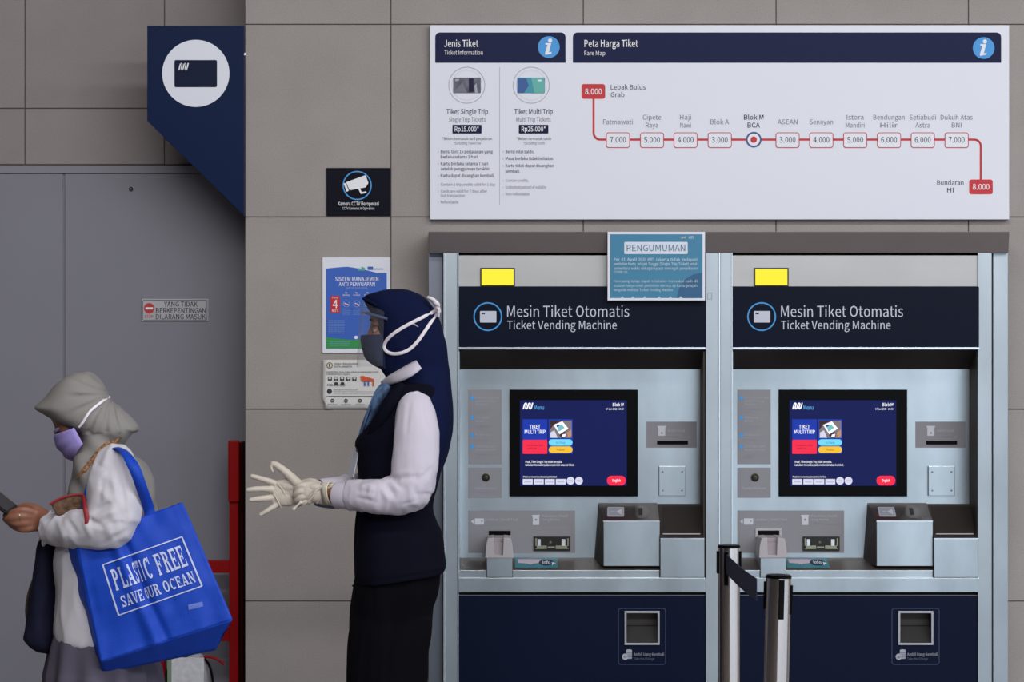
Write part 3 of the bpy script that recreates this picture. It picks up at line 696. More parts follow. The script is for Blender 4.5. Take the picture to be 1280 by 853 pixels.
    prof = [(606.5, 698), (641.5, 698), (641, 684), (638.5, 673.5), (629.5, 672.3), (628.6, 694.5), (617.6, 694.5), (616.8, 672.3), (609.5, 673.5), (607.2, 684)]
    cp = MB().prism([A(x, y) for x, y in prof], k, Yr - 0.02).build('ticket_cup', GPL, t, bevel=0.0015)
    m_ = MB(); m_.box((W(610, 0, k).x, k + 0.022, z(697.5, k)), (W(638.5, 0, k).x, Yr, z(673.5, k))); m_.box((W(617, 0, k).x, k + 0.014, z(697, k)), (W(629.3, 0, k).x, k + 0.03, z(679, k))); m_.build('cup_back', mat('cup_inner', (158, 150, 154), 0.5), cp, bevel=0.0015)
    MB().box((W(608.5, 0, k).x, k + 0.004, z(722, k)), (W(640.3, 0, k).x, Yr, z(698, k))).build('cup_pedestal', STEEL, t, bevel=0.0008)
    # banknote slot
    Yq = Yl - 0.006
    bs = MB().pbox(667, 671, 713, 689, Yq, Yl).build('banknote_slot', mat('slot_black', (26, 25, 22), 0.35, 0.2), t, bevel=0.001)
    SLV = mat('slot_metal', (150, 150, 128), 0.35, 0.8); SLW = mat('slot_glint', (222, 226, 226), 0.3, 0.6)
    m_ = MB(); m_.pbox(669, 682.6, 683.5, 686.8, Yq - 0.003, Yq); m_.pbox(694.5, 682.6, 711, 686.8, Yq - 0.003, Yq); m_.pbox(669, 673.4, 671, 686, Yq - 0.003, Yq); m_.pbox(709, 673.4, 711, 686, Yq - 0.003, Yq); m_.pbox(684.5, 683.8, 693.5, 685.6, Yq - 0.002, Yq); m_.build('slot_guide', SLV, bs, bevel=0.0005)
    m_ = MB(); m_.pbox(671.8, 674.6, 675.8, 682.8, Yq - 0.0035, Yq); m_.pbox(702, 674.6, 706.6, 682.8, Yq - 0.0035, Yq); m_.build('slot_roller', SLW, bs, bevel=0.0005)
    p = W(688, 678.7, Yq); MB().ball((p.x, p.y, p.z), (0.005, 0.003, 0.005)).build('slot_sensor', mat('slot_grey', (92, 90, 84), 0.4), bs, smooth=True)
    # card reader on the right
    a = MB().pbox(808, 527.3, 871, 560, Yl, Yr).build('card_label', GLAB, t)
    pr = Print(Yl)
    pr.poly('banknote_symbol', HI, 1, [(821.5, 532.6), (832.7, 532.6), (831.5, 535.4), (831.5, 545), (822.8, 545), (822.8, 535.4)][::-1]); pr.disc('banknote_symbol', GLAB, 2, 827.3, 541.5, 1.2, 12)
    pr.text('Ambil Struk', LABI, 835, 540.2, 3.3, width=21); pr.text('Take Receipt', LABF, 835, 545, 2.6, width=18); pr.build(a)
    m_ = MB(); m_.pbox(821.3, 551.2, 860, 556, Yl - 0.001, Yl); m_.build('receipt_slot', BLACK, t)
    # blanked plate with four screws
    pl = MB().pbox(823.8, 583, 857, 620, Yr - 0.010, Yr).build('cover_plate', STEEL, t, bevel=0.001)
    for x, y in ((828.6, 590), (852.6, 590), (828.6, 613.4), (852.6, 613.4)):
        p = W(x, y, Yr - 0.010); MB().lathe((p.x, p.y, p.z), [(0.0027, 0), (0.0027, -0.001), (0.001, -0.0018)], 12, 'Y').build('screw', STEELD, pl, smooth=True)
    # shelf with the lip in front
    Ysf = YF + 0.012
    MB().xprism([(yb, z(697.5, Yr)), (Yr, z(697.5, Yr)), (Ysf, z(713, Ysf)), (Ysf, z(722.3, Ysf)), (yb, z(722.3, Ysf))], xl, xr).build('shelf', mat('shelf_steel_shaded', (92, 84, 80), 0.5, 0.6, var=0.08), t, bevel=0.0006)  # dark ceiling reflection on the slope put into the colour
    m_ = MB(); m_.box((xl, Ysf - 0.004, z(722.3, Ysf)), (W(608, 0, Ysf).x, Ysf + 0.002, z(713.2, Ysf))); m_.box((W(641, 0, Ysf).x, Ysf - 0.004, z(722.3, Ysf)), (W(824, 0, Ysf).x, Ysf + 0.002, z(713.2, Ysf))); m_.build('shelf_lip', STEEL, t, bevel=0.0008)
    MB().box((xl, YF - 0.006, z(740.6)), (xr, yb, z(722.6))).build('front_rail', STEEL, t, bevel=0.001)
    # sticker on the sloping shelf
    st = MB(); q0 = Vector((0, Yr, z(697.5, Yr))); q1 = Vector((0, Ysf, z(713, Ysf))); nrm = Vector((0, -(q0.z - q1.z), (q0.y - q1.y))).normalized()
    def shelfpt(x, v, off=0.0008):
        q = q0.lerp(q1, v) + nrm * off; return Vector((W(x, 0, q.y).x, q.y, q.z))
    def sp(x, y, layer): return shelfpt(x, (y - 698) / 15, 0.0006 + layer * 0.0004)
    pr = Print(0, mapf=sp)
    pr.rect('shelf_sticker', TEAL, 1, 644, 699, 697, 710.8); pr.build(t)
    sk = t.children[-1]
    pr = Print(0, mapf=sp)
    pr.poly('sticker_print', mat('sticker_pink', (206, 190, 206), 0.6), 2, [(647.5, 700.5), (677, 700.5), (674, 705), (665, 706), (663, 707), (659, 705.6), (648, 705)][::-1])
    pr.disc('sticker_print', mat('sticker_navy', (26, 44, 84), 0.6), 3, 683, 704.5, 9.5, 24, 3.6); pr.text('info', WINK, 683, 706.5, 4, 4, width=10, align='c', bold=0.03)
    pr.poly('sticker_print', WINK, 4, [(690, 704), (695, 705.6), (692, 706.2), (690, 708.5)][::-1]); pr.build(sk)
    # coin unit
    Yc = YF + 0.016
    s0, s1 = Yr - 0.004, Yc
    m_ = MB(); xa, xb = W(754.5, 0, Yc).x, W(824.5, 0, Yc).x
    m_.box((xa, Yc, z(708, Yc)), (xb, Yr, z(652, Yc))); m_.build('coin_unit', STEEL, t, bevel=0.0008)
    cu = t.children[-1]
    SLP = mat('sloping_steel_shaded', (96, 88, 86), 0.42, 0.8, var=0.06)  # steel toned down in colour for the dark ceiling above the slopes
    xa2 = W(748, 0, Yr).x
    m_ = MB(); m_.add([(xa - 0.001, Yc - 0.001, z(652, Yc)), (xb, Yc - 0.001, z(652, Yc)), (xb, Yr, z(629, Yr)), (xa2, Yr, z(629, Yr)),
                       (xa2 - 0.014, Yr, z(708, Yc)), (xb, Yr, z(708, Yc)), (xa - 0.001, Yc + 0.004, z(708, Yc))],
                      [(0, 1, 2, 3), (0, 3, 4, 6), (3, 2, 5, 4), (6, 4, 5), (0, 6, 5, 1), (1, 5, 2)])
    m_.build('coin_unit_shaded_slope', SLP, cu)  # left flank is a dark face standing in for the box's shadow
    MB().box((xa - 0.001, Yc - 0.002, z(652.6, Yc)), (xb, Yc + 0.002, z(651.2, Yc))).build('bright_edge', STEELE, cu)
    def slp(ya, Ya, yb_, Yb):                    # mapping onto a slope between two edges
        za, zb_ = z(ya, Ya), z(yb_, Yb); n_ = Vector((0, -(za - zb_), (Ya - Yb))).normalized()
        if n_.y > 0: n_ = -n_
        def f(x, y, layer):
            v = (y - ya) / (yb_ - ya); q = Vector((0, Ya + (Yb - Ya) * v, za + (zb_ - za) * v)) + n_ * (0.0012 + 0.0005 * layer)
            return Vector((W(x, 0, q.y).x, q.y, q.z))
        return f
    pr = Print(0, mapf=slp(629, Yr, 652, Yc))
    pr.rect('coin_sticker', mat('coin_sticker_grey', (150, 156, 166), 0.5), 1, 759, 634.6, 780.2, 647, 1.6)
    for k_, q in enumerate((0.8,)): pr.outline('coin_sticker_rim', HI, 2, 759.8, 635.4, 779.4, 646.2, 0.5, 1.2)
    pr.line('coin_sticker_rim', HI, 2, [(764, 640.8), (768, 640.8)], 0.9); pr.poly('coin_sticker_rim', HI, 2, [(770, 640.8), (777, 637), (777, 644.6)]); pr.build(cu)
    pr = Print(0, mapf=slp(629, Yr, 652, Yc)); pr.disc('coin_slot_plate', mat('coin_plate', (108, 98, 96), 0.35, 0.9), 1, 801, 640.5, 10, 32, 8.5); pr.build(cu)
    pr = Print(0, mapf=slp(629, Yr, 652, Yc)); pr.rect('coin_slot', BLACK, 3, 798, 636.5, 803, 645); pr.ring('coin_slot_ring', STEELD, 2, 800.5, 640.5, 6.4, 0.8, 28); pr.build(cu)
    p = slp(629, Yr, 652, Yc)(811.5, 647.8, 1); MB().ball(p, 0.0016, seg=8, rings=6).build('coin_pin', STEELE, cu, smooth=True)
    # lidded box at the far right
    Yx = YF - 0.002
    MB().box((W(825.5, 0, Yx).x, Yx, z(722, Yx)), (W(880.4, 0, Yx).x, Yr, z(674, Yx))).build('change_box', STEEL, t, bevel=0.0008)
    bx = t.children[-1]
    xa, xb = W(825.5, 0, Yx).x, W(880.4, 0, Yx).x
    MB().xprism([(Yr, z(630, Yr)), (Yx, z(674, Yx)), (Yr, z(674, Yx))], xa, xb).build('box_slope', SLP, bx, bevel=0.0006)
    pr = Print(0, mapf=slp(630, Yr, 674, Yx)); pr.rect('box_lid', mat('lid_steel_shaded', (84, 76, 74), 0.45, 0.8), 2, 827.5, 634, 878, 668.4); pr.rect('lid_edge', mat('lid_edge_pale', (190, 190, 196), 0.6), 3, 828.4, 668.2, 875.5, 669.3); pr.build(bx)  # lid shade and the gleam of its edge painted as dark and pale ink
    MB().box((xa, Yx - 0.002, z(674.4, Yx)), (xb, Yx + 0.002, z(673, Yx))).build('bright_edge', STEELE, bx)
    # navy door below
    Yn2 = YF + 0.004
    hx0, hx1, hy0, hy1 = 783, 822.3, 767, 804
    m_ = MB(); X = lambda px: W(px, 0, Yn2).x
    zt_, zbm = z(744.2, Yn2), 0.08
    for (a_, b_, c_, d_) in ((xl, X(hx0), zbm, zt_), (X(hx1), xr, zbm, zt_), (X(hx0), X(hx1), z(hy0, Yn2), zt_), (X(hx0), X(hx1), zbm, z(hy1, Yn2))):
        m_.box((a_, Yn2, c_), (b_, Yn2 + 0.05, d_))
    dd = m_.build('lower_door', NAVYD, t)
    MB().box((xl, Yn2 - 0.0015, zt_ - 0.0012), (xr, Yn2, zt_)).build('door_edge', mat('edge_pale', (130, 138, 150), 0.4), dd)
    MB().box((xl, Yn2 + 0.012, zt_), (xr, yb, z(740.6))).build('door_gap', DARKV, t)
    MB().box((xl, YF + 0.02, 0.0), (xr, yb, 0.08)).build('plinth', STEELD, t)
    fr = MB().frame(780.6, 764.4, 824.6, 806.8, 2.6, Yn2 - 0.006, Yn2 + 0.001).build('coin_return', mat('return_frame', (170, 172, 178), 0.4, 0.7), t, bevel=0.0006)
    m_ = MB(); m_.box((X(hx0), Yn2 + 0.045, z(hy1, Yn2)), (X(hx1), Yn2 + 0.05, z(hy0, Yn2)))
    m_.build('return_back', mat('return_inner', (66, 62, 60), 0.5, 0.3), fr)
    MB().xprism([(Yn2 + 0.045, z(784, Yn2)), (Yn2 + 0.01, z(hy1, Yn2)), (Yn2 + 0.045, z(hy1, Yn2))], X(hx0), X(hx1)).build('return_tray', mat('tray_dark', (20, 21, 20), 0.5), fr)
    pr = Print(Yn2)
    pr.outline('label_outline', mat('outline_blue', (52, 62, 100), 0.5), 1, 772.6, 760.6, 832.4, 831.4, 0.8, 3.5)
    DI = mat('door_ink', (150, 154, 170), 0.5); DG = mat('door_faint_ink', (92, 96, 116), 0.5)
    pr.rect('coin_symbol', DI, 1, 782.8, 814, 790, 824, 1); pr.disc('coin_symbol', LINK, 2, 786.4, 813.6, 3.7, 20, 1.5); pr.disc('coin_symbol', LINK, 2, 781.5, 821.4, 3.9, 24); pr.text('Rp', NAVYD, 781.5, 822.9, 2.6, 3, align='c')
    for q in (816.4, 818.8, 821.2): pr.rect('coin_symbol', DG, 2, 783.2, q, 790, q + 0.5)
    pr.text('Ambil Uang Kembali', DI, 792, 820.2, 3.7, width=38, bold=0.01); pr.text('Take the Change', DG, 792, 825.4, 3, width=26); pr.build(dd)
    return t
m1 = make_machine('left ticket vending machine, half under the teal PENGUMUMAN notice, with a bare ticket slot')
dx = W(915.6, 0, YF).x - W(573.5, 0, YF).x
m2 = dup(m1, (m1.location.x + dx, 0, 0)); m2['label'] = 'right ticket vending machine standing behind the two belt posts, with a grey framed ticket slot'
# the second machine has a pale frame round its ticket slot
Yr = YF + 0.135; k = dx * F / (8 + Yr)
MB().frame(608 + k, 660.5, 641 + k, 672.5, 3.2, Yr - 0.006, Yr).build('slot_frame', GPL, m2, bevel=0.0008)

# ------------------------------------------------------------------ teal notice hanging over the fascia
Y = YF - 0.032
c = W(820, 375, Y)
t = thing('teal_notice', (c.x, Y, c.z), 'teal PENGUMUMAN notice with white border hung over the steel fascia above the left machine', 'sign')
b = MB().pbox(759.5, 290, 881.3, 375.8, Y, Y + 0.003).build('board', WHITE, t, bevel=0.0006)
m_ = MB(); m_.box((W(764, 0, Y).x, Y + 0.003, W(0, 318, Y).z), (W(877, 0, Y).x, YF - 0.006, W(0, 312, Y).z)); m_.build('adhesive_strip', mat('foam_strip', (190, 190, 190), 0.9), t)
TL = mat('notice_teal', (44, 124, 160), 0.3, coat=0.3); TD = mat('notice_dark_teal', (38, 92, 134), 0.3); NI = mat('notice_ink', (198, 222, 232), 0.5)
pr = Print(Y)
pr.rect('teal_field', TL, 1, 762.6, 293, 878.2, 372.8)
pr.poly('dark_curve', TD, 2, [(878.2, 372.8), (846.5, 372.8)] [::1] + [(846.5 + 31.7 * (1 - math.cos(R(a))), 372.8 - 31.5 * math.sin(R(a))) for a in (10, 20, 30, 40, 50, 60, 70, 80, 90)])
pr.rect('title_box', mat('title_box', (214, 224, 236), 0.4), 3, 780.3, 302.6, 859.6, 317.8, 1.6)
pr.text('PENGUMUMAN', mat('title_ink', (52, 98, 140), 0.5), 820, 314.2, 8, 4, width=73, align='c')
pr.logo(NI, 851.5, 295.6, 857, 299, 4, 0.8); pr.text('MRT', NI, 861, 298.8, 3.2, 4, width=6, bold=0.03)
def just(s_, x0, x1, y, cap, bold=0.0):
    ws = s_.split(); tot = sum(len(q) for q in ws); gap = 0.9 if len(ws) > 1 else 0
    u = (x1 - x0) / (tot + gap * (len(ws) - 1)); x = x0
    for q in ws: pr.text(q, NI, x, y, cap, 4, width=len(q) * u, bold=bold); x += (len(q) + gap) * u
just('Per 01 April 2020 MRT Jakarta tidak melayani', 767.5, 871.5, 326.3, 3.6, 0.015); just('pembelian Kartu Jelajah Tunggal (Single Trip Ticket) untuk', 767.5, 871.5, 331.8, 3.6, 0.015)
just('sementara waktu sebagai upaya mencegah penyebaran', 767.5, 871.5, 337.3, 3.6, 0.004); just('COVID-19.', 767.5, 785, 342, 3.2)
just('Penumpang tetap dapat melakukan transaksi cash di', 767.5, 871.5, 353.2, 3.2); just('stasiun hanya untuk pembelian dan top up kartu jelajah', 767.5, 871.5, 358.8, 3.2); just('berganda melalui Ticket Vending Machine', 767.5, 841, 364.2, 3.2)
for k_, x in enumerate((778, 791, 806, 824, 838, 851)): pr.poly('figure_tops', NI, 4, [(x - 2.2, 372.6), (x + 2.2, 372.6), (x + 0.8, 370.9), (x - 1, 370.9)])
pr.build(b)

# ------------------------------------------------------------------ belt posts
CHR = mat('chrome_tube', (215, 208, 204), 0.16, 1.0)
def post(px, Y, label, lean=0.0):
    x = W(px, 0, Y).x; h = 0.90
    t = thing('belt_post', (x, Y, 0), label, 'post', 'belt posts before the right machine')
    r = 0.0295
    MB().lathe((x, Y, 0), [(0.165, 0.0), (0.165, 0.012), (0.15, 0.02), (0.05, 0.032), (0.036, 0.04)], 40).build('base', CHR, t, smooth=True, bevel=0)
    MB().lathe((x, Y, 0), [(r, 0.03), (r, h - 0.004)], 40).build('tube', CHR, t, smooth=True)
    cp = MB().lathe((x, Y, 0), [(r + 0.001, h - 0.006), (r + 0.001, h - 0.001), (r - 0.002, h + 0.002), (r - 0.008, h + 0.002), (0.004, h - 0.002)], 40).build('cap', BLACK, t, smooth=True)
    return t, x, h
t1, x1, h1 = post(911.3, -8 + F / 465.0, 'chrome belt post nearer the machines, left one with the navy belt leaving its side')
t2, x2, h2 = post(962.5, -8 + F / 533.0, 'shorter looking chrome belt post with a dark vertical slot, right one')
Y1, Y2 = t1.location.y, t2.location.y
# cassettes: three black slots around each tube
def slot(t, x, Y, ang, z0, z1, w_=0.019, d=0.004):
    r = 0.0295; a = R(ang); c = Vector((x + math.sin(a) * r, Y - math.cos(a) * r, 0)); 
    mb = MB(); mb.box((-w_ / 2, -d, z0), (w_ / 2, 0.006, z1)); rot = Matrix.Rotation(a, 4, 'Z')
    mb.v = [rot @ v + Vector((c.x, c.y, 0)) for v in mb.v]
    return mb.build('belt_slot', BLACK, t, bevel=0.001)
slot(t1, x1, Y1, -18, 0.795, 0.885, 0.012); slot(t1, x1, Y1, -92, 0.825, 0.885); slot(t1, x1, Y1, 84, 0.825, 0.885); slot(t1, x1, Y1, 180, 0.82, 0.885)
slot(t2, x2, Y2, 8, 0.80, 0.892, 0.013); slot(t2, x2, Y2, 88, 0.81, 0.878); slot(t2, x2, Y2, -115, 0.82, 0.885); slot(t2, x2, Y2, 180, 0.82, 0.885)
mb = MB(); N_ = 14
A = Vector((x1 - 0.008, Y1 - 0.033, 0)); B = Vector((x2 - 0.029, Y2 + 0.012, 0))
for i in range(N_ + 1):
    u = i / N_; p = A.lerp(B, u); zc = 0.853 + 0.012 * u - 0.004 * math.sin(math.pi * u)
    mb.v += [Vector((p.x, p.y, zc + 0.026)), Vector((p.x, p.y, zc - 0.026))]
    if i: k = 2 * i; mb.f.append((k - 2, k, k + 1, k - 1))
o = mb.build('belt', mat('belt_webbing', (24, 28, 66), 0.8, bump=0.2, bscale=500), t1, recalc=False); sd = o.modifiers.new('s', 'SOLIDIFY'); sd.thickness = 0.002
# lean of the second post
t2.rotation_euler = (0, R(1.3), 0)

# ------------------------------------------------------------------ red extinguisher trolley in the corner
REDM = mat('red_enamel', (146, 5, 8), 0.45, spec=0.15); REDD = mat('red_enamel_dark', (96, 10, 14), 0.5)
Yt = 0.12
c = W(250, 0, Yt)
t = thing('extinguisher_trolley', (c.x, Yt, 0), 'red steel upright trolley frame with crossbars in the corner behind the blue tote bag', 'trolley')
def zz(py): return W(0, py, Yt).z
m_ = MB(); m_.pbox(286.5, 551, 298, 975, Yt, Yt + 0.03); m_.build('upright', REDM, t, bevel=0.003)
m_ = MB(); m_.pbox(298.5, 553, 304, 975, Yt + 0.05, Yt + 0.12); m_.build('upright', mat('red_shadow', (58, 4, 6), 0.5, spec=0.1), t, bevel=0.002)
m_ = MB(); m_.pbox(196, 640, 206, 975, Yt, Yt + 0.03); m_.build('upright', REDM, t, bevel=0.003)
m_ = MB(); m_.pbox(285, 551, 299, 628, Yt - 0.012, Yt); m_.build('grip_sleeve', REDM, t, bevel=0.004)
for y0, y1 in ((701, 716.5), (784, 802), (905, 920)):
    MB().pbox(205, y0, 287, y1, Yt + 0.004, Yt + 0.026).build('crossbar', REDM, t, bevel=0.002)
MB().box((W(190, 0, Yt).x, Yt - 0.09, 0.05), (W(304, 0, Yt).x, Yt + 0.1, 0.075)).build('base_plate', REDD, t, bevel=0.003)
for x in (196, 300):
    p = W(x, 0, Yt)
    mb = MB().lathe((0, 0, 0), [(0.02, -0.012), (0.05, -0.012), (0.05, 0.012), (0.02, 0.012)], 24, 'Y'); rot = Matrix.Rotation(R(90), 4, 'Z'); mb.v = [rot @ v + Vector((min(p.x, XE - 0.02), Yt + 0.05, 0.05)) for v in mb.v]
    mb.build('wheel', BLACK, t, smooth=False)
Yb_ = Yt - 0.075
c = W(240, 0, Yb_)
e = thing('fire_extinguisher', (c.x, Yb_, 0.076), 'silvery labelled canister with a black looped hose, below the blue tote bag', 'extinguisher')
MB().lathe((c.x, Yb_, 0), [(0.05, 0.08), (0.056, 0.10), (0.056, 0.42), (0.05, 0.45), (0.02, 0.475), (0.02, 0.5)], 28).build('cylinder', mat('ext_silver', (170, 170, 176), 0.4, var=0.15, vscale=30, coat=0.3), e, smooth=True)
MB().box((c.x - 0.062, Yb_ - 0.062, 0.30), (c.x + 0.045, Yb_ - 0.054, 0.462)).build('paper_tag', mat('tag_paper', (205, 205, 212), 0.5, var=0.12, vscale=60), e, bevel=0.001)
MB().box((c.x - 0.069, Yb_ - 0.0625, 0.29), (c.x - 0.056, Yb_ - 0.054, 0.468)).build('green_strip', mat('tag_green', (120, 140, 118), 0.6), e)
for dx_ in (0,):
    pts = [W(x, y, Yb_ - 0.03) for x, y in ((212, 905), (209, 860), (211, 836), (221, 824), (236, 822))]
    MB().tube(pts, 0.006, 10).build('hose', BLACK, e, smooth=True)
    pts = [W(x, y, Yb_ - 0.03) for x, y in ((262, 905), (266, 860), (264, 840), (258, 826), (250, 823))]
    MB().tube(pts, 0.004, 10).build('hose', BLACK, e, smooth=True)
    pts = [W(x, y, Yb_ - 0.03) for x, y in ((254, 822), (263, 822), (272, 825), (280, 831))]
    MB().tube(pts, 0.004, 10).build('lever', REDM, e, smooth=True)
# ------------------------------------------------------------------ people
SKIN = mat('skin_brown', (150, 98, 74), 0.5, sss=0.15, var=0.06, vscale=20)
SKINB = mat('skin_tan', (138, 92, 72), 0.5, sss=0.15, var=0.06, vscale=20)
def head_mesh(mb, o, ang=0.0, k=1.0, skull=(0.014, 0.03, .088, .071, .082)):
    """head facing -X at origin o, bowed forward by ang degrees, scaled by k"""
    c, s_ = math.cos(R(ang)), math.sin(R(ang)); o = Vector(o)
    M = Matrix(((c, 0, -s_), (0, 1, 0), (s_, 0, c)))
    T = lambda x, y, z: o + M @ Vector((x * k, y * k, z * k))
    B = lambda cx, cy, cz, rx, ry, rz: mb.ball(T(cx, cy, cz), (rx * k, ry * k, rz * k), M, 20, 14)
    B(skull[0], 0, skull[1], skull[2], skull[3], skull[4]); B(-0.028, 0, -0.028, .056, .057, .074); B(-0.045, 0, 0.035, .042, .058, .048)
    B(-0.062, 0, -0.088, .020, .024, .020); B(-0.03, 0, -0.075, .05, .045, .03)
    for y in (-1, 1):
        B(-0.058, y * 0.036, -0.022, .024, .022, .024); B(0.006, y * 0.072, -0.008, .017, .009, .03)
        mb.tube([T(-0.078, y * 0.012, 0.020), T(-0.079, y * 0.03, 0.024), T(-0.066, y * 0.05, 0.016)], 0.006 * k, 8, 4)
        B(-0.092, y * 0.010, -0.036, .008, .008, .007)
    mb.tube([T(-0.080, 0, 0.012), T(-0.088, 0, -0.010), T(-0.101, 0, -0.030)], [0.008 * k, 0.009 * k, 0.011 * k], 10, 4)
    B(-0.085, 0, -0.056, .010, .024, .007); B(-0.083, 0, -0.066, .010, .021, .007)
    return T, M
def eyes(T, k, parent, skin, lid=0.15):
    EW = mat('eye_white', (222, 218, 212), 0.3); EI = mat('eye_iris', (36, 24, 20), 0.2); BR = mat('brow_hair', (30, 22, 20), 0.8)
    for y in (-1, 1):
        c_ = Vector((-0.0665, y * 0.030, 0.0)); r_ = 0.0115
        e = MB().ball(T(*c_), r_ * k, seg=16, rings=12).build('eye', EW, parent, smooth=True)
        MB().ball(T(c_.x - 0.0072, c_.y, -0.002), 0.0054 * k, seg=12, rings=8).build('iris', EI, e, smooth=True)
        b = MB().ball((0, 0, 0), 1.0, seg=24, rings=16); keep = []
        for f in b.f:
            z_ = sum(b.v[i].z for i in f) / len(f)
            if z_ > lid or z_ < -0.45: keep.append(f)
        b.f = keep; b.v = [T(c_.x + v.x * r_ * 1.14, c_.y + v.y * r_ * 1.35, v.z * r_ * 1.1) for v in b.v]
        o = b.build('eyelid', skin, parent, smooth=True)
        MB().tube([T(-0.082, y * 0.014, 0.027), T(-0.083, y * 0.03, 0.031), T(-0.071, y * 0.05, 0.024)], [(0.0035 * k, 0.002), (0.0045 * k, 0.003), (0.001, 0.001)], 8, 4).build('eyebrow', BR, parent, smooth=True)
def mask_mesh(T, side, ridge, m, parent, name='mask', pleats=3, half=0.064):
    """ridge: list of (x,z) along the middle from bridge to chin; side: (x, z_top, z_bottom) at the cheek"""
    nu, nv = 24, 20; mb = MB(); rv = [Vector((p[0], p[1])) for p in ridge]; n = len(rv) - 1
    for j in range(nv + 1):
        v = j / nv; f = v * n; i = min(int(f), n - 1); r = cr(rv[max(i - 1, 0)], rv[i], rv[i + 1], rv[min(i + 2, n)], f - i)
        for q in range(nu + 1):
            u = -1 + 2 * q / nu; a = abs(u)
            sz = side[1] + (side[2] - side[1]) * v
            x = r.x + (side[0] - r.x) * a ** 2.0; z_ = r.y + (sz - r.y) * a ** 1.3
            y = half * math.sin(u * math.pi / 2 * 0.98)
            pl = 0.0016 * math.sin(v * math.pi * 2 * pleats) * (1 - a ** 4)
            mb.v.append(T(x - pl - 0.001, y, z_))
    for j in range(nv):
        for q in range(nu): k = j * (nu + 1) + q; mb.f.append((k, k + 1, k + nu + 2, k + nu + 1))
    o = mb.build(name, m, parent, smooth=True, recalc=False); sd = o.modifiers.new('s', 'SOLIDIFY'); sd.thickness = 0.0015; sd.offset = 0
    return o
def fingers(mb, Y, chains):
    for pts, rad in chains:
        P = [W(x, y, Y + dy) for x, y, dy in pts]
        mb.tube(P, rad, 12, 5); mb.ball(P[-1], rad[-1] if hasattr(rad, '__len__') else rad, seg=12, rings=8)
        mb.ball(P[0], (rad[0] if hasattr(rad, '__len__') else rad), seg=12, rings=8)

# =========================================================== station attendant
YA = -8 + F / 450.0
SA_ = 450.0
LATEX = mat('latex_glove', (206, 197, 184), 0.55, sss=0.1, var=0.05, vscale=40, bump=0.25, bscale=60)
VEST = mat('vest_cloth', (13, 13, 27), 0.95, bump=0.3, bscale=700, sheen=0.0, spec=0.1)
HIJN = mat('navy_scarf_cloth', (14, 23, 56), 0.9, bump=0.2, bscale=900, sheen=0.0, spec=0.1)
SHIRT = mat('white_shirt_cloth', (204, 199, 212), 0.85, bump=0.2, bscale=800, spec=0.2)
TROU = mat('black_trouser_cloth', (8, 8, 14), 0.95, bump=0.2, bscale=700, spec=0.1)
c = W(495, 0, YA)
P1 = thing('person', (c.x, YA, 0), 'person in navy headscarf, clear face shield, dark vest and white sleeves pulling on latex gloves', 'person')
bm_ = MB()
oA = W(500, 412, YA)
T1, M1 = head_mesh(bm_, oA, 2.0, 0.95)
wA = lambda x, y, dy=0.0: W(x, y, YA + dy)
bm_.tube([wA(506, 440), wA(512, 470), wA(515, 500)], [0.05, 0.05, 0.07], 16)
bt_ = loft([(478, 495, 530, .05), (495, 490, 536, .09), (520, 480, 540, .13), (560, 465, 538, .13), (620, 462, 528, .115), (680, 460, 535, .12), (760, 462, 528, .11)], YA, 4, 32)
bm_.add(bt_.v, bt_.f)
for s_ in (-1, 1):
    bm_.tube([wA(488, 745, s_ * .07), wA(484, 800, s_ * .08), wA(478, 900, s_ * .09), wA(482, 980, s_ * .09), wA(484, 1062, s_ * .09)], [0.06, 0.06, 0.05, 0.045, 0.035], 16)
    bm_.tube([wA(492, 1068, s_ * .09), wA(470, 1070, s_ * .09), wA(445, 1073, s_ * .095)], [0.035, 0.035, 0.025], 12)
bm_.tube([wA(516, 512, -.13), wA(520, 560, -.165), wA(517, 614, -.18)], [0.035, 0.042, 0.036], 16); bm_.tube([wA(517, 616, -.18), wA(470, 620, -.15), wA(425, 618, -.115), wA(400, 617, -.095)], [0.038, 0.034, 0.024, 0.014], 16)
bm_.tube([wA(516, 512, .13), wA(520, 560, .165), wA(515, 612, .178)], [0.035, 0.042, 0.036], 16); bm_.tube([wA(515, 612, .178), wA(470, 616, .11), wA(425, 616, .01), wA(385, 614, -.035)], [0.038, 0.034, 0.022, 0.013], 16)
body = bm_.build('body', SKIN, P1); remesh(body, 0.005, 3)
eyes(T1, 0.95, P1, SKIN)

# headscarf
MB().tube([wA(470, 381, -.085), wA(461, 376.5, -.062), wA(456, 374, -.035), wA(454.5, 373.5, 0), wA(456, 374, .035), wA(461, 376.5, .062), wA(470, 381, .085)], [(.004, .005)] * 7, 10, ref=(0, 0, 1)).build('scarf_brim', HIJN, P1, smooth=True)
rows = [(361.5, 486, 505, .02), (363, 478, 512, .045), (366.5, 465, 521, .062), (370, 456, 528, .07), (375, 454.5, 534, .078), (381, 457, 539, .083), (388, 461, 544, .087), (396, 467, 548, .090), (405, 470.5, 551, .092), (418, 472, 554, .094),
        (432, 473, 557, .094), (446, 474, 559, .092), (457, 474, 561, .088), (464, 478, 562.5, .092), (474, 486, 564, .105), (488, 496, 565, .125), (505, 510, 566, .145), (525, 524, 566, .15), (545, 532, 565, .15), (572, 530, 559, .15), (598, 526, 549.5, .142), (618, 522, 543, .132), (632, 520, 539, .125)]
hj = loft(rows, YA, 6, 56, 2.35).build('headscarf', HIJN, P1)
remesh(hj, 0.0045, 6)
wrinkle(hj, 0.0035, (10, 6, 3.2), 3, mask=lambda p: 0.15 if p.z > wA(0, 400).z else 1.0)
wrinkle(hj, 0.0025, (26, 10, 5), 5, sharp=True, mask=lambda p: 0.0 if p.z > wA(0, 420).z else 1.0)
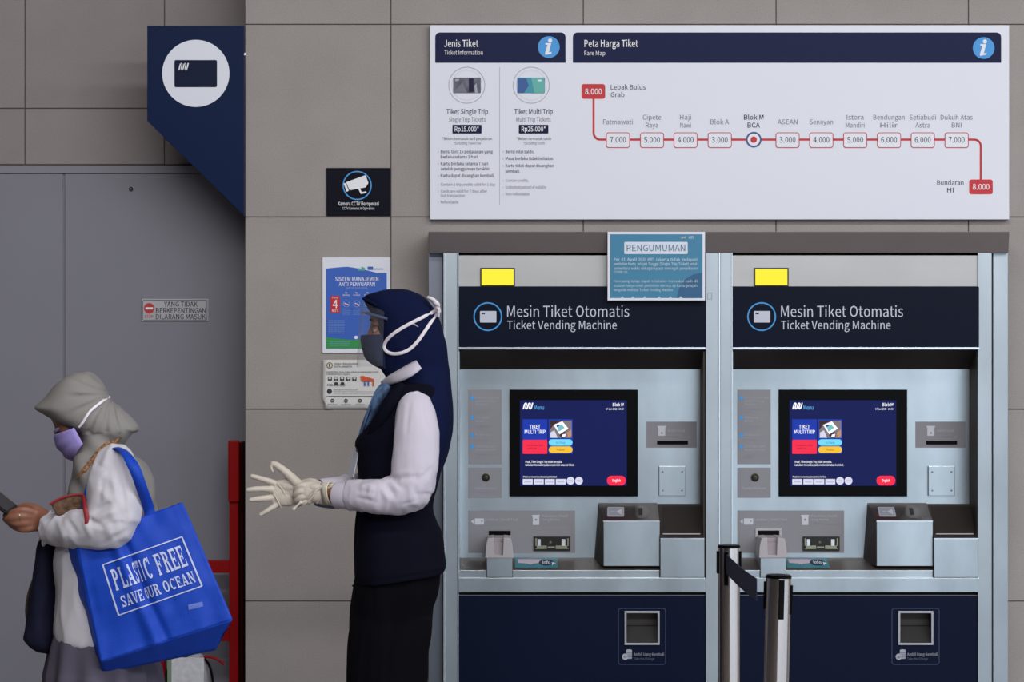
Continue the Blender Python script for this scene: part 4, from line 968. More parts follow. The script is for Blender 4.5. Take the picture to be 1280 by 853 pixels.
# vest torso with front edge and hem
rows = [(470, 494, 528, .06), (476, 484, 540, .09), (484, 487, 550, .14), (495, 482, 554, .150), (514, 473, 555, .155), (535, 458, 554, .155), (550, 445.5, 553, .150), (572, 446, 552, .145), (600, 449, 548, .148), (632, 447, 541, .140), (650, 445, 545, .146), (667, 444, 553, .158),
        (692, 443.5, 556.5, .168), (714, 443.5, 558.5, .174), (722, 444.5, 558, .172), (728, 446, 556.5, .17), (722, 450, 552, .165)]
vs_ = loft(rows, YA, 5, 56, 2.6, cap=(True, False)).build('vest', VEST, P1, smooth=True)
# the hem rises toward the back
for v in vs_.data.vertices:
    if v.co.z < wA(0, 700).z:
        px = 640 + v.co.x * SA_; v.co.z += max(0, min(1, (px - 455) / 100)) * 15 / SA_ * min(1, (wA(0, 700).z - v.co.z) / 0.05)
wrinkle(vs_, 0.004, (7, 5, 5), 1); wrinkle(vs_, 0.0025, (22, 14, 6), 4, sharp=True)
# front flap edge of the vest
mb = MB().tube([wA(447, 640, -.03), wA(445.5, 680, -.035), wA(446, 728, -.04), wA(447.5, 733, -.045)], [(0.03, 0.004)] * 3 + [(0.01, 0.003)], 12, 6); mb.build('vest_flap', VEST, P1, smooth=True)
bv_v = bvh(vs_)
# armhole edges are hidden by the sleeves. sleeve on the near side
def sleeve(s_, name):
    mb = MB(); q = -s_
    if s_ < 0:
        mb.tube([wA(516, 496, -.105), wA(519, 512, -.140), wA(521, 540, -.165), wA(519, 580, -.180), wA(515, 612, -.182)], [(.034,.040), (.044,.052), (.049,.0615), (.051,.0645), (.050,.060)], 22)
        mb.ball(wA(513, 612, -.181), (.058, .049, .058))
        mb.tube([wA(520, 612, -.181), wA(500, 618, -.176), wA(475, 620, -.18), wA(450, 619.5, -.155), wA(436, 620, -.14)], [.054, .055, .049, .043, .0385], 22)
    else:
        mb.tube([wA(516, 496, .105), wA(519, 512, .140), wA(521, 540, .165), wA(519, 580, .176), wA(513, 606, .180)], [(.034,.040), (.044,.052), (.049,.0615), (.051,.0645), (.048,.056)], 22)
        mb.ball(wA(513, 606, .178), (.054, .05, .054))
        mb.tube([wA(516, 606, .178), wA(490, 612, .16), wA(455, 610, .09), wA(430, 611, .03)], [.052, .05, .043, .038], 22)
    o = mb.build(name, SHIRT, P1); remesh(o, 0.0045, 5)
    ze = wA(0, 585).z
    wrinkle(o, 0.005, (9, 9, 14), 7 + s_, mask=lambda p: 1.0 if p.z < ze else 0.35)
    wrinkle(o, 0.0035, (30, 20, 12), 9 + s_, sharp=True, mask=lambda p: 1.0 if p.z < ze else 0.4)
    return o
sl1 = sleeve(-1, 'shirt_sleeve')
def crease(o, lines, amp, wd, Y0):
    for v in o.data.vertices:
        p = v.co
        if p.y > Y0: continue
        x_ = 640 + p.x * F / (8 + p.y); y_ = 426.5 - (p.z - 1.45) * F / (8 + p.y); f_ = 0
        for (ax, ay, bx, by, g_) in lines:
            dx_, dy_ = bx - ax, by - ay; L2 = dx_ * dx_ + dy_ * dy_; t_ = max(0, min(1, ((x_ - ax) * dx_ + (y_ - ay) * dy_) / L2))
            q_ = math.hypot(x_ - ax - t_ * dx_, y_ - ay - t_ * dy_); f_ += g_ * math.exp(-(q_ / wd) ** 2) * math.sin(math.pi * (0.15 + 0.7 * t_))
        v.co = p + v.normal * (amp * f_)
    o.data.update()
crease(sl1, [(482, 606, 494, 622, -1), (487, 602, 499, 614, 1), (476, 611, 486, 626, 1), (470, 612, 468, 626, -.8), (463, 608, 460, 620, .8), (494, 600, 520, 596, -1), (492, 594, 512, 588, .7), (446, 608, 468, 606, .6), (446, 614, 466, 616, -.7), (446, 622, 470, 628, -.7), (524, 600, 540, 585, -.6), (500, 632, 522, 626, -.5), (512, 505, 508, 540, -.5), (528, 505, 536, 545, -.5)], 0.0045, 2.6, YA - .12); sl2 = sleeve(1, 'shirt_sleeve')
cf = MB().tube([wA(441, 620, -.146), wA(432, 620, -.136), wA(422.5, 619.5, -.122)], [.0375, .0375, .0365], 26, cap=False).build('cuff', SHIRT, P1, smooth=True); sd = cf.modifiers.new('s', 'SOLIDIFY'); sd.thickness = 0.003
cf = MB().tube([wA(436, 611, .036), wA(415, 612, .005), wA(400, 613, -.012)], [.037, .034, .031], 26, cap=False).build('cuff', SHIRT, P1, smooth=True); sd = cf.modifiers.new('s', 'SOLIDIFY'); sd.thickness = 0.003
mb = MB().tube([wA(438, 626, .03), wA(415, 629, 0.0), wA(396, 629, -.025)], [(.026, .018), (.026, .016), (.018, .009)], 16); mb.build('sleeve_underside', mat('shirt_cloth_shaded', (112, 124, 146), 0.9), P1, smooth=True)  # far white cuff in shadow, the shade painted as grey-blue
# collar: a turned-down white band round the neck, and the patterned scarf at the throat
mb = MB(); n_ = 40
for i in range(n_ + 1):
    a = -1 + 2 * i / n_; ph = a * math.pi * 0.93                     # 0 = front (toward -X)
    cx, cy = 500.5, 0.0
    top = wA(0, 472 - 14 * abs(a) ** 1.0).z; low = wA(0, 484 - 17 * abs(a)).z if abs(a) > 0.1 else wA(0, 482).z
    rx, ry = 0.052, 0.078
    mb.v.append(Vector((wA(500, 0).x - rx * math.cos(ph), YA + ry * math.sin(ph), wA(0, 478 - 26 * min(1, abs(a) * 1.5)).z)))
    mb.v.append(Vector((wA(502, 0).x - (rx + 0.006) * math.cos(ph), YA + (ry + 0.030) * math.sin(ph), wA(0, 484 - 24 * min(1, abs(a) * 1.5)).z + 0.002)))
    mb.v.append(Vector((wA(502, 0).x - (rx + 0.003) * math.cos(ph) + 0.012 * abs(math.sin(ph)), YA + (ry + 0.042) * math.sin(ph), wA(0, 484 - 20 * min(1, abs(a) * 1.5)).z - 0.008)))
for i in range(n_):
    k = 3 * i; mb.f += [(k, k + 3, k + 4, k + 1), (k + 1, k + 4, k + 5, k + 2)]
# simple flat collar leaf on the near and the far side
def leaf(s_):
    pts = [(476.5, 477.5, -.02), (486, 470, -.078), (500, 462, -.108), (514, 454, -.118), (520.5, 451, -.118)]
    low = [(478, 481.2, -.028), (492, 480, -.098), (508, 474, -.132), (519, 467.5, -.142), (527, 461, -.136)]
    mb = MB()
    N1 = 16
    def ev(L, t):
        f = t * (len(L) - 1); i = min(int(f), len(L) - 2); g = lambda k: Vector(L[min(max(k, 0), len(L) - 1)])
        return cr(g(i - 1), g(i), g(i + 1), g(i + 2), f - i)
    for i in range(N1 + 1):
        a, b = ev(pts, i / N1), ev(low, i / N1)
        for j in range(5):
            q = a.lerp(b, j / 4); mb.v.append(wA(q.x, q.y, (q.z - 0.006 * math.sin(j / 4 * math.pi)) * (-s_)))
    for i in range(N1):
        for j in range(4): k = i * 5 + j; mb.f.append((k, k + 5, k + 6, k + 1))
    o = mb.build('collar', SHIRT, P1, smooth=True, recalc=False); sd = o.modifiers.new('s', 'SOLIDIFY'); sd.thickness = 0.0035; sd.offset = 0
leaf(-1); leaf(1)
SCF = mat('pale_blue_scarf', (104, 142, 190), 0.7, var=0.75, vscale=30, stretch=(1, 1, 0.35))
mb = MB(); rows = [(477, 481, 500, .055), (484, 473.5, 497, .085), (495, 467.5, 490, .09), (510, 461.5, 480, .08), (525, 455.5, 470, .06), (540, 450.5, 462, .035), (548, 448.5, 456, .02)]
sc_ = loft(rows, YA, 5, 32, 2.2).build('throat_scarf', SCF, P1, smooth=True)
for v in sc_.data.vertices: v.co.x -= 0.003
# vest lapel overlapping the throat scarf on the near side
mb = MB().tube([wA(503, 482, -.125), wA(490, 500, -.14), wA(477, 522, -.13), wA(463, 545, -.10)], [(0.02, 0.012), (0.022, 0.02), (0.02, 0.018), (0.012, 0.014)], 14, 8); mb.build('lapel', VEST, P1, smooth=True)
# lanyard and badge
LAN = mat('lanyard_violet', (52, 40, 112), 0.7)
MB().tube([wA(463, 512, -.075), wA(457, 530, -.07), wA(451, 548, -.06), wA(447.5, 560, -.05)], [(0.006, 0.0015)] * 4, 8).build('lanyard', LAN, P1, smooth=True)
mb = MB()
a = wA(446.5, 559, -.05); b = wA(438.5, 596, -.055)
d = (b - a).normalized(); sx = Vector((0.35, -0.75, 0.1)); sx = (sx - sx.dot(d) * d).normalized(); nn = d.cross(sx).normalized()
cor = []
for (u, v) in ((0, -1), (0, 1), (1, 1), (1, -1)):
    cor.append(a + (b - a) * u + sx * v * (0.021))
mb.add([q + nn * 0.0015 for q in cor] + [q - nn * 0.0015 for q in cor], [(0, 1, 2, 3), (7, 6, 5, 4), (0, 4, 5, 1), (1, 5, 6, 2), (2, 6, 7, 3), (3, 7, 4, 0)])
bd = mb.build('badge', mat('badge_plastic', (206, 210, 222), 0.3), P1, bevel=0.0008)
p = wA(446, 563, -.066); MB().ball(p, (0.003, 0.002, 0.004), seg=10, rings=8).build('badge_clip', mat('clip_metal', (70, 66, 72), 0.4, 0.5), bd, smooth=True)
# trousers: hips and two legs
mb = loft([(700, 452, 548, .14), (715, 446.5, 551, .155), (735, 443.5, 550, .160), (755, 440.5, 544, .158), (775, 439, 541, .150), (790, 438, 540, .12)], YA, 5, 48, 2.5)
for s_ in (-1, 1):
    q = loft([(770, 442, 540, .08, s_ * .072), (790, 438, 540, .086, s_ * .076), (820, 436, 535, .088, s_ * .08), (853, 435.5, 532, .088, s_ * .083), (920, 438, 522, .085, s_ * .086), (990, 444, 512, .08, s_ * .088), (1050, 448, 508, .075, s_ * .09), (1064, 449, 507, .074, s_ * .09)], YA, 4, 36, 2.3)
    mb.add(q.v, q.f)
tr_ = mb.build('trousers', TROU, P1); remesh(tr_, 0.006, 5); wrinkle(tr_, 0.006, (12, 8, 2.5), 11); wrinkle(tr_, 0.003, (30, 16, 4), 12, sharp=True)
for s_ in (-1, 1):
    mb = MB(); mb.tube([wA(500, 1068, s_ * .09), wA(478, 1066, s_ * .09), wA(452, 1071, s_ * .093), wA(436, 1073, s_ * .095)], [.036, .038, .034, .016], 16); mb.box((wA(434, 0).x, YA + s_ * .09 - .034, 0.0), (wA(514, 0).x, YA + s_ * .09 + .034, 0.012))
    o = mb.build('shoe', BLACK, P1); remesh(o, 0.006, 2)
# belt line / pocket hint on the trousers is hidden by the vest

# gloves --------------------------------------------------------------------
mm = 1 / 450.0
mb = MB()
YR_ = YA - 0.055                                # far hand, palm to the camera
wr = lambda x, y, dy=0.0: W(x, y, YR_ + dy)
mb.tube([wr(384, 614, .012), wr(372, 614, .004), wr(362, 615, 0), wr(350, 616, 0), wr(342, 615, 0)], [(.016, .021), (.015, .030), (.0135, .0370), (.0125, .038), (.0105, .032)], 18)
mb.ball(wr(361, 607, -.004), (.030, .014, .020)); mb.ball(wr(359, 624, -.004), (.032, .012, .021)); mb.tube([wr(348, 606, -.002), wr(354, 603.5, -.004), wr(362, 601, -.010)], [.011, .010, .011], 12)
fingers(mb, YR_, [
    ([(347, 605.5, 0), (336, 601.5, -.006), (325, 598.4, -.010), (315, 595.6, -.008)], [.0092, .0086, .0078, .0066]),
    ([(345, 612.5, 0), (333, 611.5, -.008), (321, 611.5, -.014), (310, 612.8, -.014)], [.0094, .0088, .0080, .0064]),
    ([(344, 622, 0), (333, 623, -.008), (323, 624, -.015), (313.5, 625.3, -.018)], [.0094, .0088, .0080, .0064]),
    ([(349, 630, 0), (341, 634.5, -.006), (333, 639.5, -.010), (326, 643.5, -.010)], [.0090, .0080, .0070, .0058]),
    ([(372, 606, -.004), (364, 597, -.016), (355, 588.5, -.022), (346, 582, -.024), (341, 580, -.024)], [.016, .0135, .0108, .0095, .0075])])
mb.tube([wr(342, 580, -.024), wr(338.8, 584, -.026), wr(341.5, 590.5, -.027)], [.0058, .0045, .003], 10)
g1 = mb.build('glove', LATEX, P1); remesh(g1, 0.0017, 5)
wrinkle(g1, 0.0005, (50, 40, 50), 20)
# latex folds across the palm
for pts in ([(356, 600), (361, 611), (364, 622), (365, 631)], [(342, 618), (346, 624), (349.5, 631), (352, 635)], [(347, 606), (353, 612), (357, 622), (357, 632)]):
    MB().tube([wr(x, y, -.0135) for x, y in pts], [.0008, .0017, .0017, .0008], 8).build('glove_fold', LATEX, g1, smooth=True)
mb = MB()
YN_ = YA - 0.098                                # near hand gripping the other glove
wn = lambda x, y, dy=0.0: W(x, y, YN_ + dy)
mb.tube([wn(418, 618, 0), wn(408, 618, 0), wn(396, 616, 0), wn(385, 614.5, 0), wn(376, 614.5, .004)], [(.024, .0305), (.022, .0305), (.020, .030), (.018, .0285), (.013, .022)], 20)
mb.ball(wn(396, 609, -.004), (.030, .018, .012)); mb.ball(wn(380, 607, -.002), (.012, .012, .010)); mb.ball(wn(379, 614, -.002), (.012, .012, .010)); mb.ball(wn(381, 621, -.002), (.012, .012, .010)); mb.ball(wn(385, 627, .0), (.012, .011, .008))
fingers(mb, YN_, [
    ([(381, 606.5, -.004), (374.5, 607.5, -.004), (370, 611, .004), (368.5, 615, .016)], [.0096, .0086, .0076, .0066]),
    ([(381, 613.5, -.006), (374, 615, -.007), (369, 618.5, 0), (367.5, 622, .012)], [.0096, .0086, .0076, .0066]),
    ([(382, 620.5, -.006), (376, 622.5, -.006), (371.5, 625.5, .002), (370, 628.5, .014)], [.0092, .0084, .0074, .0064]),
    ([(386, 627, -.004), (380, 628.5, -.004), (375, 630.5, .004), (372, 632.5, .014)], [.0082, .0074, .0066, .0056]),
    ([(398, 607, .010), (390, 602.8, .022), (381, 603, .038), (374, 606, .046)], [.013, .0105, .009, .0075])])
mb.tube([wn(376, 628, -.010), wn(371, 633, -.012), wn(367.3, 636.5, -.012)], [.004, .0035, .0045], 8); mb.ball(wn(367.2, 636.8, -.012), (.006, .0045, .0055))
g2 = mb.build('glove', LATEX, P1); remesh(g2, 0.0017, 7)
wrinkle(g2, 0.0007, (40, 30, 50), 22)
LATR = mat('latex_rim', (226, 220, 192), 0.5, sss=0.1)
for pts in ([(414, 605), (400, 609.5), (390, 618), (384, 628)], [(411, 606), (397, 613), (387.5, 625), (379, 632)], [(404, 606), (392, 613), (384, 621)], [(410, 612), (402, 621), (396, 630)]):
    n_ = len(pts); MB().tube([wn(x, y, -.0215 if i < n_ - 1 else -.016) for i, (x, y) in enumerate(pts)], [.0008] + [.0019] * (n_ - 2) + [.0008], 8).build('glove_fold', LATEX, g2, smooth=True)
# flared glove opening with rolled rim, skin of the wrist inside it
def ringpts(cx, cy, dy, ru, rv, tilt, w_, sh=0.0):
    out = []
    for k in range(24):
        a = 2 * math.pi * k / 24; u = ru * math.cos(a); v = rv * math.sin(a)
        out.append(w_(cx, cy, dy) + Vector((math.sin(R(tilt)) * v + sh * u, u, math.cos(R(tilt)) * v)))
    return out
rp = ringpts(415, 617.8, -.010, .030, .0325, -10, wn, .42)
MB().tube(rp, .0024, 8, 1, closed=True, ref=(1, 0, 0)).build('glove_rim', LATR, g2, smooth=True)
rp0 = ringpts(402, 617.3, -.003, .0225, .0300, -8, wn); mb = MB(); n_ = 24; mb.v += rp0 + rp; mb.f += [(i, (i + 1) % n_, (i + 1) % n_ + n_, i + n_) for i in range(n_)]
o = mb.build('glove_opening', LATEX, g2, smooth=True); sd = o.modifiers.new('s', 'SOLIDIFY'); sd.thickness = 0.001

# dark face mask, strap, clear shield --------------------------------------------
MASKN = mat('dark_mask_cloth', (36, 42, 70), 0.95, bump=0.5, bscale=350, var=0.25, vscale=60, spec=0.1)
rd = [((452 - 500) * mm, (412 - 417.5) * mm), ((451.5 - 500) * mm, (412 - 427) * mm), ((452.3 - 500) * mm, (412 - 437) * mm), ((457 - 500) * mm, (412 - 447) * mm), ((466 - 500) * mm, (412 - 456) * mm), ((474 - 500) * mm, (412 - 460) * mm)]
k95 = 1 / 0.95
rd = [((x * k95), (z_ * k95)) for x, z_ in rd]
mk = mask_mesh(T1, (-0.035, -0.012, -0.115), rd, MASKN, P1, half=0.068, pleats=2)
bv1 = bvh(hj)
WSTR = mat('white_cord', (226, 220, 228), 0.8)
lp_ = [(548, 386), (540, 391), (528, 397), (516, 403), (503, 410), (491, 418), (483, 426), (480.5, 434), (484, 440), (492.5, 442.5), (503, 441), (513, 436), (522, 427), (530, 416), (538, 404), (545, 393)]
pts = [hit(bv1, x, y, 0.003, YA - .08) for x, y in lp_]
MB().tube(pts, [(0.0028, 0.0048)] * len(pts), 10, 4, ref=(0, 1, 0)).build('mask_strap', WSTR, P1, smooth=True)
pts = [hit(bv1, x, y, 0.003, YA - .08) for x, y in ((511, 404), (517, 405.5), (523, 409))]
MB().tube(pts, [(0.001, 0.0022), (0.001, 0.0022), (0.0005, 0.001)], 8).build('mask_strap', mat('thin_strap', (150, 148, 160), 0.6), P1, smooth=True)
q0 = Vector((wA(545, 0).x, YA - 0.055, wA(0, 384).z))
mb = MB()
for (xa, ya, xb, yb_, r, dy) in ((534, 371.5, 546, 378, .0055, -.06), (538, 374, 549, 383, .0075, -.055), (541, 376, 550, 391, .0065, -.045), (544, 380, 548, 397, .0055, -.05), (536, 372.5, 545, 376, .004, -.03)):
    mb.tube([wA(xa, ya, dy), wA((xa + xb) / 2 + 1.5, (ya + yb_) / 2, dy - .006), wA(xb, yb_, dy)], [r * .7, r, r * .6], 10)
o = mb.build('strap_knot', WSTR, P1); remesh(o, 0.002, 2)
# forehead foam band and transparent visor
def vis_mat():
    m = bpy.data.materials.new('clear_visor'); m.use_nodes = True; nt = m.node_tree; N = nt.nodes; L = nt.links
    for n in list(N): N.remove(n)
    out = N.new('ShaderNodeOutputMaterial'); tr = N.new('ShaderNodeBsdfTransparent'); gl = N.new('ShaderNodeBsdfGlossy'); df = N.new('ShaderNodeBsdfDiffuse'); mx = N.new('ShaderNodeMixShader'); m2 = N.new('ShaderNodeMixShader'); fr = N.new('ShaderNodeFresnel')
    tr.inputs[0].default_value = (0.975, 0.98, 0.985, 1); gl.inputs['Roughness'].default_value = 0.08
    df.inputs[0].default_value = (0.72, 0.78, 0.86, 1); lw = N.new('ShaderNodeLayerWeight'); lw.inputs[0].default_value = 0.35
    mr = N.new('ShaderNodeMapRange'); mr.inputs[1].default_value = 0.0; mr.inputs[2].default_value = 1.0; mr.inputs[3].default_value = 0.05; mr.inputs[4].default_value = 0.6
    pw = N.new('ShaderNodeMath'); pw.operation = 'POWER'; pw.inputs[1].default_value = 3.0; L.new(lw.outputs['Facing'], pw.inputs[0]); L.new(pw.outputs[0], mr.inputs[0]); L.new(mr.outputs[0], m2.inputs[0])
    N.remove(fr); mx.inputs[0].default_value = 0.04
    L.new(tr.outputs[0], m2.inputs[1]); L.new(df.outputs[0], m2.inputs[2]); L.new(m2.outputs[0], mx.inputs[1]); L.new(gl.outputs[0], mx.inputs[2]); L.new(mx.outputs[0], out.inputs[0]); return m
VIS = vis_mat()
mb = MB(); nu, nv = 40, 16; hx = wA(500, 0).x
for j in range(nv + 1):
    v = j / nv
    for i in range(nu + 1):
        ph = -1 + 2 * i / nu; a = ph * R(72)
        rx = (0.100 + 0.012 * v) ; ry = 0.088 + 0.006 * v
        x = wA(496, 0).x - rx * math.cos(a) - 0.0 ; y = YA + ry * math.sin(a) * 1.0
        zt_ = wA(0, 375 + 22 * (1 - math.cos(a))).z; zb_ = wA(0, 459 - 2 * (1 - math.cos(a))).z
        mb.v.append(Vector((x, y, zt_ + (zb_ - zt_) * v)))
for j in range(nv):
    for i in range(nu): k = j * (nu + 1) + i; mb.f.append((k, k + 1, k + nu + 2, k + nu + 1))
mb.build('face_shield', VIS, P1, smooth=True, recalc=False)
mb = MB(); pts = [Vector((wA(497, 0).x - 0.094 * math.cos(a), YA + 0.084 * math.sin(a), wA(0, 390.5 + 12 * (1 - math.cos(a))).z)) for a in [R(q) for q in range(-75, 76, 15)]]
mb.tube(pts, [(0.004, 0.008)] * len(pts), 10, ref=(0, 0, 1)).build('shield_band', mat('band_clear_grey', (84, 96, 128), 0.3, spec=0.6), P1, smooth=True)

# =========================================================== passer-by with the tote bag
YB = -8 + F / 520.0
wB = lambda x, y, dy=0.0: W(x, y, YB + dy)
HIJG = mat('grey_scarf_cloth', (132, 130, 127), 0.9, bump=0.25, bscale=900, spec=0.15)
BLOU = mat('white_blouse_cloth', (192, 190, 197), 0.85, bump=0.3, bscale=700, spec=0.2, var=0.04, vscale=6)
SKRT = mat('grey_violet_cloth', (84, 80, 94), 0.9, bump=0.3, bscale=600, spec=0.1)
c = wB(125, 0)
P2 = thing('person', (c.x, YB, 0), 'person in grey headscarf and lavender mask bowed over a phone, white blouse and grey skirt', 'person')
mb = MB(); oB = wB(107, 514)
T2, M2 = head_mesh(mb, oB, 29.0, 0.92, (-0.014, 0.012, .076, .070, .074))
mb.tube([wB(118, 535), wB(126, 560), wB(130, 590)], [0.045, 0.042, 0.05], 16)
q = loft([(562, 116, 142, .05), (580, 116, 155, .09), (610, 112, 160, .11), (660, 98, 160, .11), (720, 90, 164, .12), (780, 82, 172, .15), (820, 84, 172, .15)], YB, 4, 32); mb.add(q.v, q.f)
for s_ in (-1, 1):
    mb.tube([wB(128, 800, s_ * .08), wB(126, 920, s_ * .08), wB(122, 1040, s_ * .08), wB(126, 1160, s_ * .08)], [.075, .055, .045, .033], 14); mb.tube([wB(130, 1166, s_ * .08), wB(100, 1168, s_ * .08), wB(84, 1172, s_ * .085)], [.032, .03, .02], 12)
mb.tube([wB(140, 590, -.13), wB(143, 620, -.165), wB(142, 652, -.18)], [.030, .034, .032], 14); mb.tube([wB(142, 654, -.18), wB(100, 658, -.15), wB(68, 655, -.10), wB(56, 652, -.08)], [.034, .030, .023, .022], 14)
mb.tube([wB(140, 590, .13), wB(140, 630, .18), wB(135, 664, .18)], [.032, .038, .034], 14); mb.tube([wB(135, 664, .18), wB(95, 665, .11), wB(66, 662, .04), wB(54, 656, .02)], [.034, .030, .023, .022], 14)
# near hand
mb.tube([wB(60, 652, -.085), wB(50, 651, -.075), wB(40, 650, -.07)], [(.016, .024), (.016, .028), (.013, .026)], 16)
fingers(mb, YB, [
    ([(42, 641, -.078), (31, 638, -.086), (20, 639.5, -.084), (12, 643, -.074)], [.0105, .0098, .0088, .0072]),
    ([(41, 647, -.078), (28, 646, -.088), (16, 647.5, -.086), (8, 648.5, -.074)], [.0105, .0098, .0088, .0072]),
    ([(42, 653.5, -.076), (30, 654.5, -.086), (19, 654.5, -.084), (12, 653, -.072)], [.0100, .0094, .0084, .0070]),
    ([(45, 659.5, -.074), (36, 662, -.082), (27, 662.5, -.08), (20, 661, -.070)], [.0092, .0084, .0076, .0062]),
    ([(56, 643, -.070), (44, 635.5, -.058), (32, 633, -.046), (24, 635, -.040)], [.012, .0105, .0092, .0076])])
# far hand under the phone
mb.tube([wB(58, 657, .02), wB(46, 657, .0), (wB(36, 655, -.01))], [(.022, .016), (.026, .015), (.022, .012)], 14)
fingers(mb, YB, [([(38, 654, -.012), (26, 655, -.02), (14, 651, -.026), (6, 645, -.03)], [.0100, .0094, .0084, .0070]), ([(38, 657, .004), (26, 659, -.002), (14, 655, -.008), (6, 649, -.012)], [.0100, .0094, .0084, .0070]), ([(40, 659, .016), (30, 662, .012), (18, 659, .006), (10, 653, .002)], [.0096, .009, .008, .0066]),
    ([(52, 648, .03), (42, 640, .03), (32, 636, .02), (24, 635, .01)], [.012, .0105, .0092, .0076])])
b2 = mb.build('body', SKINB, P2); remesh(b2, 0.0038, 2)
eyes(T2, 0.92, P2, SKINB, -0.15)
q = wB(23.5, 650, -.087); MB().tube(ringpts(26, 646.5, -.088, .0105, .0105, -4, wB), .0012, 6, 1, closed=True, ref=(1, 0, 0)).build('ring', mat('ring_silver', (210, 205, 200), 0.3, 1.0), P2, smooth=True)
# headscarf
rows = [(466, 94, 108, .02), (468, 88, 115, .045), (472, 82, 121, .060), (479, 73, 127, .074), (487, 65.5, 132, .083), (495, 59, 136, .088), (503, 51, 141, .091), (508.5, 44.5, 149, .092), (511.5, 44.5, 153, .093), (518, 56, 160, .094), (524, 65, 165, .095), (530, 76, 170, .094), (536, 87, 173.5, .092),
        (541, 96, 171, .088), (547, 99, 162, .086), (554, 100, 155, .088), (562, 100, 157, .096), (570, 97, 166, .115), (578, 93, 174, .145), (588, 92, 181, .162), (600, 93, 188, .168), (612, 87, 191.5, .165), (622, 83, 194, .158), (632, 88, 195, .145), (645, 120, 195.5, .12), (665, 140, 195, .10), (690, 155, 190, .07)]
h2 = loft(rows, YB, 6, 56, 2.25).build('headscarf', HIJG, P2)
remesh(h2, 0.0045, 5)
zf = wB(0, 540).z
def folds2(p):
    return 1.0
# folds fan out from the strap point at the back of the head and run down the drape
me = h2.data; nn = [v.normal.copy() for v in me.vertices]; piv = wB(140, 492)
for v, n_ in zip(me.vertices, nn):
    p = v.co; dx_, dz_ = p.x - piv.x, p.z - piv.z; r_ = math.hypot(dx_, dz_)
    if p.z > zf:
        a = math.atan2(dz_, dx_); f_ = math.sin(a * 13 + 1.5 * noise.noise(p * 9)) * 0.5 + math.sin(a * 29) * 0.25
        amp = 0.0058 * min(1, r_ / 0.05) * max(0.0, min(1, (p.x - wB(88, 0).x) / 0.04))
        v.co = p + n_ * amp * f_
    else:
        f_ = math.sin((p.x * 0.8 + p.z * 0.55) * 130 + 3 * noise.noise(p * 7)) * 0.6 + noise.noise(p * 18)
        v.co = p + n_ * 0.005 * f_
me.update(); wrinkle(h2, 0.002, (18, 12, 14), 31)
# patterned trim of the scarf
TRIM = mat('patterned_trim', (128, 92, 62), 0.8, var=0.9, vscale=110)
bvh2 = bvh(h2)
pts = [hit(bvh2, x, y, -0.001, YB - .12) for x, y in ((151, 546), (142, 552), (133, 558), (124, 566), (115, 577), (106, 588), (98, 597))]
MB().tube(pts, [(0.005, 0.004), (0.006, 0.009), (0.006, 0.009), (0.006, 0.008), (0.006, 0.007), (0.006, 0.007), (0.004, 0.004)], 10, 6).build('scarf_trim', TRIM, P2, smooth=True)
# mask
LAV = mat('lavender_mask', (150, 138, 200), 0.8, spec=0.2)
rd = [(-0.096, -0.014), (-0.108, -0.034), (-0.106, -0.060), (-0.100, -0.085), (-0.084, -0.108)]
mk2 = mask_mesh(T2, (-0.030, -0.029, -0.076), rd, LAV, P2, half=0.099, pleats=3)
MB().tube([T2(-0.072, -0.045, -0.010), T2(-0.088, -0.026, -0.008), T2(-0.098, 0, -0.012), T2(-0.088, 0.026, -0.008), T2(-0.072, 0.045, -0.010)], [(0.0015, 0.004)] * 5, 8).build('mask_edge', mat('mask_pale_edge', (186, 178, 222), 0.7), mk2, smooth=True)
pts = [hit(bvh2, 98.5, 534.5, 0.006, YB - .09)] + [hit(bvh2, x, y, 0.002, YB - .09) for x, y in ((103, 529), (108, 521), (113, 514), (120, 508), (129, 501), (137, 496))]
MB().tube(pts, [(0.0012, 0.0022)] + [(0.0014, 0.003)] * 6, 8, 5).build('mask_strap', WSTR, P2, smooth=True)
# blouse
rows = [(566, 122, 150, .05), (576, 117, 162, .09), (588, 112, 168, .12), (602, 107, 172, .14), (630, 96, 172, .15), (660, 82, 172, .15), (690, 71, 172, .150), (712, 69.5, 172, .150), (738, 71, 174, .155), (765, 70.5, 178, .165), (785, 71, 180, .172), (798, 73, 180, .174), (802, 76, 178, .17)]
bl = loft(rows, YB, 5, 56, 2.4).build('blouse', BLOU, P2); remesh(bl, 0.006, 4); wrinkle(bl, 0.008, (8, 6, 4), 41); wrinkle(bl, 0.004, (22, 14, 9), 42, sharp=True)
def sleeve2(s_):
    mb = MB()
    k = -s_
    mb.tube([wB(146, 568, -.105 * k), wB(144, 580, -.135 * k), wB(142, 605, -.165 * k), wB(142, 635, -.18 * k), wB(141, 652, -.185 * k)], [(.030,.034), (.042,.050), (.048,.060), (.051,.064), (.052,.062)], 22)
    mb.ball(wB(140, 656, -.185 * k), (.057, .05, .054))
    mb.tube([wB(146, 656, -.185 * k), wB(120, 661, -.175 * k), wB(98, 662, -.16 * k), wB(78, 661, -.12 * k), wB(63, 660.5, -.095 * k)], [.054, .052, .047, .043, .041], 22)
    o = mb.build('blouse_sleeve', BLOU, P2); remesh(o, 0.005, 4); wrinkle(o, 0.006, (10, 9, 12), 43 + s_); wrinkle(o, 0.005, (22, 18, 16), 45 + s_, sharp=True); return o
ns = sleeve2(-1)
